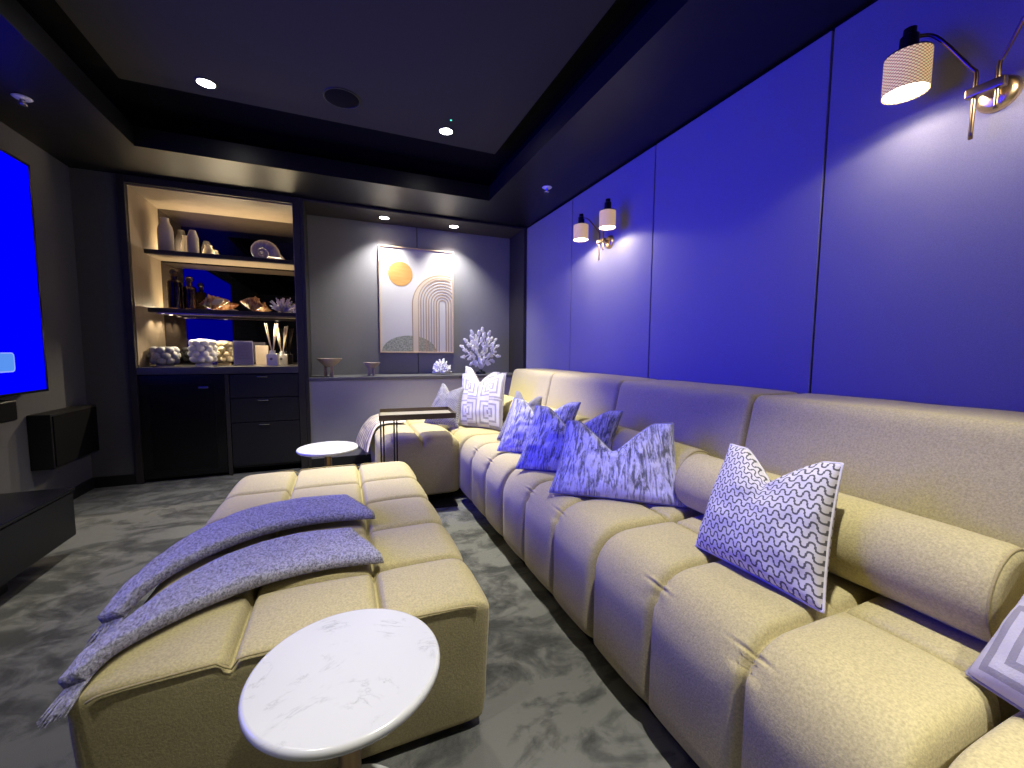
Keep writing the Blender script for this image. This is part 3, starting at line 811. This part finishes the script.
knob_vase(-1.115, 4.36, Z0, .108, .235, 4, 8, .0315, 'white_ceramic', 'white knobbly vase on the counter before a buff twin')
knob_vase(-1.000, 4.53, Z0, .097, .225, 4, 8, .029, 'buff_vase', 'buff knobbly vase behind the white knobbly one')
def cards():
    t = thing('acrylic_sign', (-.815, 4.36, Z0), 'printed card in a clear acrylic stand on the counter', 'sign')
    box('stand', -.895, -.740, 4.335, 4.395, Z0, Z0+.008, M['clear_glass'], t, .002)
    box('card', -.893, -.742, 4.362, 4.366, Z0+.010, Z0+.222, M['card'], t, .0005)
    box('front_sheet', -.895, -.740, 4.3575, 4.3605, Z0+.009, Z0+.225, M['clear_glass'], t, .0005)
    o = box('gift_box', -.745, -.640, 4.49, 4.53, Z0, Z0+.185, M['card_beige'], None, .002)
    tag(o, 'plain beige upright card box behind the acrylic sign', 'box')
    for i, (x, y, s, lab) in enumerate(((-.585, 4.34, 1, 'square white reed diffuser in front, with pale sticks'), (-.520, 4.46, .92, 'square white reed diffuser standing behind its twin'))):
        t = thing('reed_diffuser', (x, y, Z0), lab, 'diffuser', 'reed diffusers on the counter')
        w = .045*s
        box('bottle', x-w, x+w, y-w, y+w, Z0, Z0+.108*s, M['white_ceramic'], t, .005, 3)
        bm = bmesh.new(); lathe(bm, [(.024*s, .108*s), (.024*s, .138*s), (.016*s, .139*s), (.016*s, .118*s)], (x, y, Z0), 24, close=False); finish('collar', bm, M['chrome'] if False else M['white_plastic'], t, True, 50)
        bm = bmesh.new(); lathe(bm, [(0, -.001), (.012, -.001), (.012, 0)], (x-.006, y-w, Z0+.062), 20, 'Y', close=False); finish('label_mark', bm, M['label_grey'], t)
        rnd = random.Random(i+4)
        for k, (dx, dy) in enumerate(((-.040, .004), (-.026, -.018), (.030, .012), (.040, -.012), (.020, .022))):
            bm = bmesh.new(); tube(bm, [(x+dx*.08, y+dy*.1, Z0+.112*s), (x+dx*1.4, y+dy, Z0+(.395+rnd.uniform(-.012, .012))*s)], .0042, 6); finish('reed', bm, M['sticks'], t)
cards()

# ------------------------------------------------------------------ niche display
ZL = .83
def footed_bowl(x, y, R, h, label):
    t = thing('footed_bowl', (x, y, ZL), label, 'bowl', 'footed bowls on the niche ledge')
    bm = bmesh.new(); lathe(bm, [(0, h*.52), (R*.30, h*.54), (R*.72, h*.76), (R*.98, h*.96), (R, h), (R*.95, h), (R*.7, h*.86), (R*.3, h*.74), (0, h*.72)], (x, y, ZL), 40, close=False)
    finish('bowl', bm, M['bowl_wood'], t, True, 60)
    for k in range(3):
        a = -PI/2+.5+2*PI*k/3; lx, ly = x+R*.34*math.cos(a), y+R*.34*math.sin(a)
        bm = bmesh.new(); bx(bm, lx-R*.13, lx+R*.13, ly-R*.10, ly+R*.10, ZL, ZL+h*.60, .004); finish('leg', bm, M['bowl_wood'], t, True, 40)
footed_bowl(-.105, 4.27, .112, .172, 'larger three-legged wooden bowl, nearer the bar cabinet')
footed_bowl(.275, 4.27, .080, .130, 'smaller three-legged wooden bowl, left below the artwork')
def corals():
    rnd = random.Random(11); x, y = .985, 4.30
    bm = bmesh.new()
    for i in range(130):
        th = rnd.uniform(0, 2*PI); ph = math.acos(rnd.uniform(0, 1))
        d = Vector((math.sin(ph)*math.cos(th)*.85, math.sin(ph)*math.sin(th)*.6, math.cos(ph)*1.15))
        L = rnd.uniform(.075, .125); p0 = Vector((x, y, ZL+.02)); e = p0+d*L
        tube(bm, [p0, p0+d*L*.7, e], [.012, .011, .007], 6)
        bmesh.ops.create_icosphere(bm, subdivisions=1, radius=.011, matrix=Matrix.Translation(e))
    clamp_floor(bm, ZL+.0005)
    tag(finish('cluster_coral', bm, M['coral_white'], None), 'low white cluster coral on the niche ledge', 'coral')
    x, y = 1.41, 4.29
    t = thing('branch_coral', (x, y, ZL), 'large white branching coral on a black stand in the niche', 'coral')
    bm = bmesh.new(); lathe(bm, [(0, 0), (.052, 0), (.055, .006), (.050, .026), (.020, .032), (.016, .05), (0, .05)], (x, y, ZL), 28, close=False); finish('stand', bm, M['black'], t)
    rnd = random.Random(21); bm = bmesh.new()
    base = Vector((x, y, ZL+.045))
    def leaf(p, d, s):
        # a branch tip of stubby lobes
        side = d.cross(Vector((0, 1, 0))).normalized()
        for k in range(4):
            c = p+d*s*(.25+.25*k)
            for sg in (-1, 1):
                e = c+(d*.55+side*sg*.85).normalized()*s*(.46-.07*k)
                tube(bm, [c, c*.4+e*.6+Vector((0, rnd.uniform(-.004, .004), 0)), e], [.0052, .0062, .003], 6)
        tube(bm, [p, p+d*s*.6, p+d*s*1.25], [.006, .0068, .0035], 6)
    C = base+Vector((0, 0, .215)); tips = []
    for i in range(46):
        rr = .205*math.sqrt((i+.5)/46); a = i*2.39996+.3
        tips.append((C+Vector((rr*math.cos(a)*1.02, rnd.uniform(-.075, .06)*(1-rr/.30), rr*math.sin(a))), rr))
    stems = [base+Vector((dx, dy, dz)) for dx, dy, dz in ((-.085, .0, .10), (-.035, -.03, .14), (.0, .02, .17), (.04, -.02, .13), (.088, .01, .10), (-.12, .01, .17), (.125, 0, .18), (-.05, 0, .24), (.06, 0, .24))]
    for q in stems: tube(bm, [base, base.lerp(q, .5)+Vector((0, 0, .012)), q], [.010, .0085, .007], 7)
    for p, rr in tips:
        q = min(stems, key=lambda c: (c-p).length); d = (p-base)
        d = (d.normalized()+Vector((0, 0, .25))).normalized() if rr < .12 else ((p-C).normalized()+Vector((0, -.1, .25))).normalized()
        if p.z < base.z+.06: p = p+Vector((0, 0, .05))
        tube(bm, [q, q.lerp(p, .6), p], [.0065, .006, .0055], 6)
        leaf(p-d*.02, d, rnd.uniform(.046, .060))
    finish('branches', bm, M['coral_white'], t)
corals()
def artwork():
    x0, x1, z0, z1, yf = .372, 1.150, 1.056, 2.150, 4.452
    t = thing('framed_artwork', ((x0+x1)/2, 4.48, z0), 'abstract ivory artwork with ochre disc and nested arch', 'artwork')
    bm = bmesh.new(); w = .012
    bx(bm, x0, x1, yf, 4.498, z1-w, z1, .001); bx(bm, x0, x1, yf, 4.498, z0, z0+w, .001)
    bx(bm, x0, x0+w, yf, 4.498, z0+w, z1-w, .001); bx(bm, x1-w, x1, yf, 4.498, z0+w, z1-w, .001)
    finish('frame', bm, M['frame_oak'], t, True, 40)
    cx0, cx1, cz0, cz1, yc = x0+w, x1-w, z0+w, z1-w, yf+.012
    c = box('canvas', cx0, cx1, yc, 4.495, cz0, cz1, M['art_bg'], t, 0)
    W, H = cx1-cx0, cz1-cz0
    def disc(name, pts, mat, lift):
        bm = bmesh.new(); f = bm.faces.new([bm.verts.new((px, yc-lift, pz)) for px, pz in pts])
        r = bmesh.ops.extrude_face_region(bm, geom=[f]); bmesh.ops.translate(bm, verts=[v for v in r['geom'] if isinstance(v, bmesh.types.BMVert)], vec=(0, lift-.0003, 0))
        return finish(name, bm, mat, c, False)
    def strip(name, path, wd, mat, lift):
        bm = bmesh.new(); A = []
        for i, (px, pz) in enumerate(path):
            q = path[min(i+1, len(path)-1)]; p = path[max(i-1, 0)]
            dx, dz = q[0]-p[0], q[1]-p[1]; l = math.hypot(dx, dz); nx, nz = -dz/l, dx/l
            cl = lambda a, b: (min(max(a, cx0+.0005), cx1-.0005), min(max(b, cz0+.0005), cz1))
            a, b = cl(px+nx*wd/2, pz+nz*wd/2), cl(px-nx*wd/2, pz-nz*wd/2)
            A.append([bm.verts.new((a[0], yc-lift, a[1])), bm.verts.new((b[0], yc-lift, b[1])), bm.verts.new((b[0], yc-.0003, b[1])), bm.verts.new((a[0], yc-.0003, a[1]))])
        for P, Q in zip(A[:-1], A[1:]):
            for k in range(4):
                try: bm.faces.new((P[k], P[(k+1) % 4], Q[(k+1) % 4], Q[k]))
                except ValueError: pass
        return finish(name, bm, mat, c, False)
    sx, sz, sr = cx0+W*.27, cz0+H*.755, W*.165
    o = disc('sun_disc', [(sx+sr*math.cos(2*PI*k/48), sz+sr*math.sin(2*PI*k/48)) for k in range(48)], M['art_sun'], .002)
    o['label'] = 'ochre disc'
    hx, hr = cx0+W*.385, W*.375
    o = disc('hill', [(max(cx0, hx+hr*math.cos(PI*k/40)), cz0+.001+hr*.60*1.0*math.sin(PI*k/40)) for k in range(41)], M['art_hill'], .0016)
    o['label'] = 'speckled sage half-moon'
    ax = cx0+W*.855                      # arch centre lies near the right border
    def arch(R, zt):
        zc = zt-R
        p = [(ax-R, cz0+.001), (ax-R, zc)]
        for k in range(1, 33):
            a = PI-PI*k/32; p.append((ax+R*math.cos(a), zc+R*math.sin(a)))
        p = [q for q in p if q[0] <= cx1-.001]
        if ax+R < cx1: p += [(ax+R, zc), (ax+R, cz0+.001)]
        return p
    zt = cz0+H*.765
    o = strip('arch_band', arch(W*.385, zt-.012), W*.075, M['art_cream'], .0022); o['label'] = 'broad cream outer arch'
    strip('arch_outline', arch(W*.425, zt), .008, M['art_line'], .0028)
    strip('arch_outline', arch(W*.345, zt-.024), .006, M['art_line'], .0028)
    for i in range(8):
        strip('arch_line', arch(W*(.31-.037*i), zt-.05-.030*i), .010, M['art_cream'] if i % 1 else M['art_line'], .0026)
artwork()

# ------------------------------------------------------------------ wall lamps
def sconce(my, label, far):
    px, pz = XR, (1.895 if far else 1.872)
    t = thing('wall_sconce', (px, my, pz), label, 'wall lamp', 'twin-arm wall lamps')
    bm = bmesh.new(); lathe(bm, [(0, -.020), (.030, -.020), (.046, -.014), (.050, -.002), (.050, -.0005)], (px, my, pz), 36, 'X', close=False); finish('wall_plate', bm, M['brass'], t)
    bm = bmesh.new(); bx(bm, px-.075, px-.018, my-.012, my+.012, pz-.012, pz+.012, .004); bx(bm, px-.092, px-.066, my-.042, my+.042, pz-.014, pz+.014, .005)
    finish('clamp', bm, M['bronze'], t, True, 40)
    for s in (1, -1):
        rx, ry = px-.079, my+s*.024
        ly, lx = my+s*(.170 if far else .163), px-.148
        zt, zb, R = pz+(.150 if far else .172), pz+(.040 if far else .056), (.056 if far else .059)
        zlow = pz-.135 if s == 1 else pz-.07
        bm = bmesh.new(); tube(bm, smooth_path([(rx, ry, zlow), (rx, ry, pz), (rx, ry, pz+.055), (rx-.004, ry+s*.012, pz+.078), (lx+.03, ly-s*.055, zt+.030), (lx, ly-s*.012, zt+.050)], 5), .0055, 10)
        finish('arm', bm, M['bronze'], t)
        # shade tilts with the lamp head
        bm = bmesh.new(); lathe(bm, [(R, 0), (R, (zt-zb)*.5), (R, zt-zb)], (lx, ly, zb), 48, uv=True, close=False)
        lathe(bm, [(R-.002, .002), (R-.002, zt-zb-.002)], (lx, ly, zb), 48, uv=True, close=False)
        sh = finish('shade', bm, M['shade'], t)
        bm = bmesh.new(); lathe(bm, [(0, 0), (R-.004, 0), (R-.004, .003), (0, .003)], (lx, ly, zb+.004), 40, close=False); finish('diffuser', bm, M['diffuser'], sh)
        bm = bmesh.new(); lathe(bm, [(R, 0), (R, .004), (R*.55, .010), (.024, .012), (.024, .058), (.017, .062), (.017, .082), (0, .083)], (lx, ly, zt), 36, close=False); finish('lamp_holder', bm, M['metal_black'], sh, True, 50)
        spot('sconce_beam', (lx, ly, zb-.004), 4.6 if not far else 9.0, 160, .18, (1, .88, .70), .035)
sconce(.650, 'brass twin-arm wall lamp on the near blue panel, at the photo edge', False)
sconce(2.610, 'brass twin-arm wall lamp with two lit shades, near the niche', True)

# ------------------------------------------------------------------ ottoman
OTX0, OTX1, OTY0, OTY1, OTH = -.505, .352, 1.002, 2.520, .410
def ottoman():
    t = thing('tufted_ottoman', ((OTX0+OTX1)/2, (OTY0+OTY1)/2, 0), 'long khaki tufted ottoman in the middle of the carpet', 'ottoman')
    bm = bmesh.new()
    ys = [1.270, 1.567, 1.870, 2.180]; xs = [-.240, .075]
    tufted(bm, OTX0, OTX1, OTY0, OTY1, .028, OTH, (.055, .012, .028), xs, ys, .016, .028, .009, .028, 0, .006)
    for v in bm.verts:      # the end panel slopes in towards the floor
        if v.co.y < OTY0+.12: v.co.y += .050*(1-v.co.z/OTH)*(1-max(0, v.co.y-OTY0)/.12)
    finish('upholstery', bm, M['khaki'], t)
    for y, sg in ((OTY0, -1), (OTY1, 1)):
        bm = bmesh.new(); p = []
        for k in range(61):
            x = OTX0+.03+(OTX1-OTX0-.06)*k/60
            d = min(abs(x-xs[0]), abs(x-xs[1])); e = min(x-OTX0, OTX1-x)
            dz = -.024*math.exp(-(d/.011)**2)-.040*max(0, 1-e/.060)**2.4
            p.append((x, y+sg*.001, OTH-.005+dz+.012*max(0, 1-abs(2*(k/60)-1)**3)))
        tube(bm, p, .0026, 6)
        finish('piping', bm, M['khaki_dark'], t)
    box('base', OTX0+.06, OTX1-.05, OTY0+.115, OTY1-.05, 0, .04, M['plinth'], t, .004)
ottoman()

# ------------------------------------------------------------------ sofa
SY = [.58+.284*k for k in range(-5, 9)]      # channel seams along the wall run
SH = .470
def sofa():
    t = thing('sectional_sofa', (1.3, 2.0, 0), 'long khaki channel-tufted corner sofa along the blue wall', 'sofa')
    mods = [(SY[0]+.0, SY[4]-.0), (SY[4], SY[7]), (SY[7], SY[10]), (SY[10], SY[13])]
    mods = [(SY[1], SY[4]), (SY[4], SY[7]), (SY[7], SY[10]), (SY[10], SY[13])]
    for a, b in mods:
        ys = [y for y in SY if a+.01 < y < b-.01]
        bm = bmesh.new()
        tufted(bm, .785, 1.56, a+.003, b-.003, .045, SH-.012, (.115, .022, .115), [1.125], ys, .018, .022, .009, .026, .007)
        finish('seat', bm, M['khaki'], t)
    bm = bmesh.new()
    tufted(bm, .785, 1.56, SY[13]+.003, 4.06, .045, SH-.012, (.10, .022, .10), [1.125], [3.14, 3.60], .018, .020, .011, .03, .0)
    finish('corner_seat', bm, M['khaki'], t)
    bm = bmesh.new()
    tufted(bm, .245, .782, 2.865, 4.06, .045, SH-.012, (.085, .030, .06), [.515], [3.53], .018, .024, .012, .028, 0, .006)
    finish('chaise_seat', bm, M['khaki'], t)
    for a, b in ((SY[1], SY[4]), (SY[4], SY[7]), (SY[7], SY[10]), (SY[10], SY[13]), (SY[13], 3.64)):
        bm = bmesh.new()
        tufted(bm, 1.410, 1.846, a+.003, b-.003, .05, .912, (.040, .020, .040), (), (), .006, 0, .011, .04)
        for v in bm.verts:      # the back leans a little
            if v.co.z > .4: v.co.x += (v.co.z-.4)*.21*max(0, (1.846-v.co.x)/.41)
        finish('backrest', bm, M['khaki'], t)
    box('plinth', .835, 1.84, SY[1]+.02, 4.03, 0, .06, M['plinth'], t, .004)
    box('plinth', .30, .86, 3.06, 4.03, 0, .06, M['plinth'], t, .004)
sofa()
def bolster(y0, y1, label, x=1.345, z=.578, r=.108):
    t = thing('bolster_cushion', (x, (y0+y1)/2, z-r), label, 'cushion', 'khaki bolsters along the sofa back')
    bm = bmesh.new(); L = y1-y0; prof = [(0, .004), (r*.5, .002)]
    for k in range(7):
        a = PI/2*k/6; prof.append((r-.03+.03*math.sin(a), .03-.03*math.cos(a)))
    for k in range(1, 20): prof.append((r+.003*math.sin(PI*k/20), .03+(L-.06)*k/20))
    for k in range(7):
        a = PI/2*(1-k/6); prof.append((r-.03+.03*math.sin(a), L-.03+.03*math.cos(a)))
    prof += [(r*.5, L-.002), (0, L-.004)]
    lathe(bm, prof, (x, y0, z), 48, 'Y', close=False)
    for v in bm.verts:
        if v.co.z < z-r+.012: v.co.z = z-r+.012
        v.co += Vector((0, 0, 1))*.002*noise.noise(v.co*9)
    finish('cover', bm, M['khaki'], t)
    for y in (y0+.012, y1-.012):
        bm = bmesh.new(); tube(bm, [(x+(r-.007)*math.cos(2*PI*k/40), y, z+max((r-.007)*math.sin(2*PI*k/40), -r+.014)) for k in range(41)], .0035, 6, caps=False); finish('piping', bm, M['khaki_dark'], t)
bolster(.345, 1.205, 'khaki bolster behind the wave-print cushion, nearest the camera', 1.285)
bolster(1.225, 2.06, 'khaki bolster behind the large bark-textured cushion')
bolster(2.085, 2.92, 'khaki bolster at the far end, before the corner')
bolster(2.945, 3.62, 'khaki bolster in the sofa corner, behind the white cushion')

# ------------------------------------------------------------------ cushions
SZ = SH+.012
def lift(p, dz=.0): return (p[0], p[1], p[2]+dz)
pillow('square_cushion', 'large cushion with dark wave print, leaning on the near bolster', 'patterned cushions on the sofa', M['wave'],
       (1.018, .930, .478), (1.030, .565, .478), (1.185, .630, .800), (1.165, .942, .785), T=.080, chop=.27, chopw=.70, ear=.05, seed=1, cx=.05)
pillow('lumbar_cushion', 'bark-textured grey lumbar cushion, nearest and largest of three', 'bark-textured lumbar cushions', M['bark'],
       (.815, 1.535, .478), (1.238, 1.185, .478), (1.286, 1.322, .783), (.945, 1.612, .770), T=.065, chop=.43, chopw=.72, ear=.06, seed=2, cx=-.05)
pillow('lumbar_cushion', 'bark-textured grey lumbar cushion in the middle of three', 'bark-textured lumbar cushions', M['bark'],
       (.820, 1.915, .478), (1.190, 1.640, .478), (1.336, 1.720, .778), (.968, 1.990, .790), T=.06, chop=.38, chopw=.72, ear=.06, seed=3)
pillow('lumbar_cushion', 'bark-textured grey lumbar cushion, farthest of three', 'bark-textured lumbar cushions', M['bark'],
       (.862, 2.305, .478), (1.180, 2.020, .478), (1.310, 2.086, .780), (1.000, 2.374, .785), T=.055, chop=.38, chopw=.72, ear=.06, seed=4)
pillow('square_cushion', 'small cushion with fine wave print, behind the farthest bark cushion', 'patterned cushions on the sofa', M['wave_fine'],
       (.975, 2.610, .478), (1.215, 2.430, .478), (1.285, 2.550, .765), (1.165, 2.710, .795), T=.05, chop=.22, chopw=.75, ear=.06, seed=5)
pillow('square_cushion', 'tall white cushion with meander weave, standing in the sofa corner', 'patterned cushions on the sofa', M['key'],
       (.872, 3.225, .478), (1.125, 2.900, .478), (1.232, 3.090, .905), (.962, 3.420, .885), T=.07, chop=.26, chopw=.75, ear=.05, seed=6, cx=.05)
pillow('square_cushion', 'taller white cushion hidden behind the meander cushion', 'patterned cushions on the sofa', M['key'],
       (.930, 3.400, .478), (1.160, 3.110, .478), (1.240, 3.270, .900), (1.030, 3.560, .945), T=.05, chop=.24, chopw=.7, ear=.05, seed=9)
pillow('square_cushion', 'small speckled cushion on the chaise, behind the tray table', 'patterned cushions on the sofa', M['wave_fine'],
       (.630, 3.440, .478), (.850, 3.170, .478), (.935, 3.290, .775), (.800, 3.490, .800), T=.055, chop=.16, chopw=.75, ear=.08, seed=7)
pillow('square_cushion', 'white meander-weave cushion cut by the photo edge, nearest the camera', 'patterned cushions on the sofa', M['key'],
       (1.085, .345, .478), (.965, -.040, .478), (1.200, -.10, .770), (1.300, .300, .740), T=.080, chop=.22, chopw=.75, ear=.05, seed=8)

# ------------------------------------------------------------------ throws
def ribbon(bm, center, half, thick, across_seg=16, seed=0, uvs=False):
    """Soft strip: center = path points, half = half-width vectors."""
    lay = bm.loops.layers.uv.verify()
    n = len(center); rows = []
    for i in range(n):
        c, h = center[i], half[i]
        d = (center[min(i+1, n-1)]-center[max(i-1, 0)]).normalized()
        nr = h.cross(d).normalized()
        if nr.z < -.05 or (abs(nr.z) <= .05 and nr.x > 0): nr = -nr
        top, bot = [], []
        for k in range(across_seg+1):
            u = -1+2*k/across_seg
            th = thick*(max(0, 1-abs(u)**9))**.45
            w = .006*noise.noise(Vector((i*.22+seed, u*2, seed)))+.003*noise.noise(Vector((i*.7, u*6, seed)))
            p = c+h*u
            top.append(bm.verts.new(p+nr*(th*.9+w*min(1, 4*(1-abs(u))))))
            bot.append(bm.verts.new(p-nr*th*.10))
        rows.append((top, bot))
    for i in range(n-1):
        for k in range(across_seg):
            for side in (0, 1):
                A, B = rows[i][side], rows[i+1][side]
                f = bm.faces.new((A[k], A[k+1], B[k+1], B[k]))
                for lp, q in zip(f.loops, ((k/across_seg, i/n), ((k+1)/across_seg, i/n), ((k+1)/across_seg, (i+1)/n), (k/across_seg, (i+1)/n))): lp[lay].uv = q
        for k in (0, across_seg):
            bm.faces.new((rows[i][0][k], rows[i+1][0][k], rows[i+1][1][k], rows[i][1][k]))
    for i in (0, n-1):
        for k in range(across_seg): bm.faces.new((rows[i][0][k], rows[i][0][k+1], rows[i][1][k+1], rows[i][1][k]))
    return rows
def lobe(parent, ctr, hv, thick, seed):
    C = smooth_path(ctr, 9); H = smooth_path(hv, 9)
    bm = bmesh.new(); ribbon(bm, C, H, thick, 20, seed)
    bmesh.ops.remove_doubles(bm, verts=bm.verts, dist=.0004)
    finish('folded_strip', bm, M['throw'], parent)
    rnd = random.Random(seed); bm = bmesh.new()
    e, h = C[-1], H[-1]; d = (C[-1]-C[-3]).normalized()
    for k in range(26):
        u = -1+2*k/25
        p = e+h*u*.95
        q = p+d*rnd.uniform(.035, .065)+Vector((rnd.uniform(-.012, .010), rnd.uniform(-.014, .006), -.012))
        tube(bm, [p-d*.01, (p+q)/2+Vector((rnd.uniform(-.004, .004), rnd.uniform(-.004, .004), 0)), q], [.0035, .003, .0014], 5)
    finish('fringe', bm, M['throw'], parent)
def throws():
    z = OTH+.022
    t = thing('grey_throw', (-.25, 1.6, OTH), 'grey fringed throw folded across the ottoman', 'blanket')
    V = Vector
    lobe(t, [(.050, 1.725, z+.014), (-.10, 1.745, z+.018), (-.27, 1.715, z+.018), (-.395, 1.620, z+.014), (-.480, 1.490, z+.004), (-.525, 1.370, z-.008), (-.545, 1.285, z-.030)],
         [V((.055, -.135, 0)), V((.050, -.135, 0)), V((.060, -.118, 0)), V((.068, -.085, .004)), V((.056, -.046, .010)), V((.036, -.020, .012)), V((.026, -.012, .010))], .030, 3)
    lobe(t, [(.055, 1.400, z+.002), (-.10, 1.412, z+.006), (-.255, 1.372, z+.006), (-.370, 1.280, z+.004), (-.445, 1.175, z-.002), (-.490, 1.100, z-.008), (-.508, 1.045, z-.022)],
         [V((.05, -.135, 0)), V((.045, -.132, 0)), V((.055, -.112, 0)), V((.060, -.074, .004)), V((.044, -.038, .010)), V((.030, -.020, .012)), V((.022, -.010, .010))], .030, 8)
    # striped throw over the end of the chaise
    t = thing('striped_throw', (.22, 3.7, .1), 'beige striped throw hanging over the end of the chaise', 'blanket')
    C = smooth_path([(.48, 3.70, SH+.016), (.36, 3.70, SH+.020), (.275, 3.70, SH+.008), (.220, 3.70, SH-.035), (.175, 3.69, SH-.115), (.140, 3.67, SH-.215)], 8)
    H = smooth_path([V((0, .26, 0))]*3+[V((-.015, .25, 0)), V((-.03, .23, 0)), V((-.04, .21, 0))], 8)
    bm = bmesh.new(); ribbon(bm, C, H, .018, 24, 5); finish('draped_cloth', bm, M['throw2'], t)
    bm = bmesh.new(); rnd = random.Random(2)
    for k in range(24):
        p = C[-1]+H[-1]*(-1+2*k/23)*.96; q = p+V((rnd.uniform(-.01, .0), rnd.uniform(-.006, .006), -rnd.uniform(.02, .035)))
        tube(bm, [p+V((0, 0, .006)), q], [.003, .0014], 5)
    finish('fringe', bm, M['throw2'], t)
throws()

# ------------------------------------------------------------------ tables
def marble_table(x, y, label, H=.450, R=.185, rb=.128):
    t = thing('marble_side_table', (x, y, 0), label, 'side table', 'round marble side tables')
    bm = bmesh.new(); lathe(bm, [(0, -.024), (R-.012, -.024), (R-.004, -.020), (R, -.014), (R, -.007), (R-.003, -.002), (R-.009, 0), (0, 0)], (x, y, H), 96, close=False)
    finish('table_top', bm, M['marble'], t, True, 60)
    bm = bmesh.new(); lathe(bm, [(0, 0), (.022, 0), (.022, .385), (.05, .393), (.05, .4005), (0, .4005)], (x, y, .0255), 28, close=False); finish('stem', bm, M['bronze'], t, True, 50)
    bm = bmesh.new(); lathe(bm, [(0, 0), (rb-.003, 0), (rb, .004), (rb, .018), (rb-.005, .024), (0, .025)], (x, y+.072, 0), 72, close=False); finish('base', bm, M['marble'], t, True, 50)
marble_table(-.004, .850, 'round white marble side table in front of the ottoman')
marble_table(-.096, 2.900, 'round white marble side table behind the ottoman, by the drawers')
def tray_table():
    a = math.radians(-5); ox, oy, zt = .214, 2.765, .652
    ex, ey = Vector((math.cos(a), math.sin(a), 0)), Vector((-math.sin(a), math.cos(a), 0))
    W, D = .505, .325
    t = thing('tray_table', (ox+.25, oy+.15, 0), 'black metal C-shaped tray table pulled over the chaise', 'side table')
    def lb(bm, x0, x1, y0, y1, z0, z1, bev=.002):
        b2 = bmesh.new(); bx(b2, x0, x1, y0, y1, z0, z1, bev)
        for v in b2.verts: v.co = Vector((ox, oy, 0))+ex*v.co.x+ey*v.co.y+Vector((0, 0, v.co.z))
        me = bpy.data.meshes.new('tmp'); b2.to_mesh(me); b2.free(); bm.from_mesh(me); bpy.data.meshes.remove(me)
    bm = bmesh.new(); lb(bm, .006, W-.006, .006, D-.006, zt-.024, zt-.018); finish('tray_base', bm, M['bronze_tray'], t, True, 40)
    bm = bmesh.new()
    lb(bm, 0, W, 0, .006, zt-.030, zt+.008); lb(bm, 0, W, D-.006, D, zt-.030, zt+.008); lb(bm, 0, .006, .006, D-.006, zt-.030, zt+.008); lb(bm, W-.006, W, .006, D-.006, zt-.030, zt+.008)
    finish('tray_rim', bm, M['bronze_dark'], t, True, 40)
    for (lx, ly) in ((.006, .004), (.090, .020)):
        bm = bmesh.new(); lb(bm, lx, lx+.010, ly, ly+.012, .012, zt-.024); finish('leg', bm, M['metal_black'], t, True, 40)
        bm = bmesh.new(); lb(bm, lx+.018, lx+.028, ly, ly+.012, .012, zt-.024); finish('leg', bm, M['metal_black'], t, True, 40)
    bm = bmesh.new()
    lb(bm, 0, W+.01, 0, .022, 0, .012); lb(bm, 0, W+.01, .24, .262, 0, .012); lb(bm, 0, .022, .022, .24, 0, .012); lb(bm, W-.012, W+.01, .022, .24, 0, .012)
    finish('foot_frame', bm, M['metal_black'], t, True, 40)
    bm = bmesh.new(); lb(bm, .022, W-.012, .022, .24, .001, .006); finish('foot_plate', bm, M['metal_black'], t, True, 40)
M['bronze_tray'] = plain('pale_gold_tray', (.46, .42, .33, 1), .35, .5, .5)
tray_table()

# ------------------------------------------------------------------ world and view
w = bpy.data.worlds.new('world'); S.world = w; w.use_nodes = True
w.node_tree.nodes['Background'].inputs[0].default_value = (.5, .5, .55, 1); w.node_tree.nodes['Background'].inputs[1].default_value = .0
S.view_settings.view_transform = 'Standard'; S.view_settings.look = 'None'
S.view_settings.exposure = 0; S.view_settings.gamma = 1; S.view_settings.use_curve_mapping = False
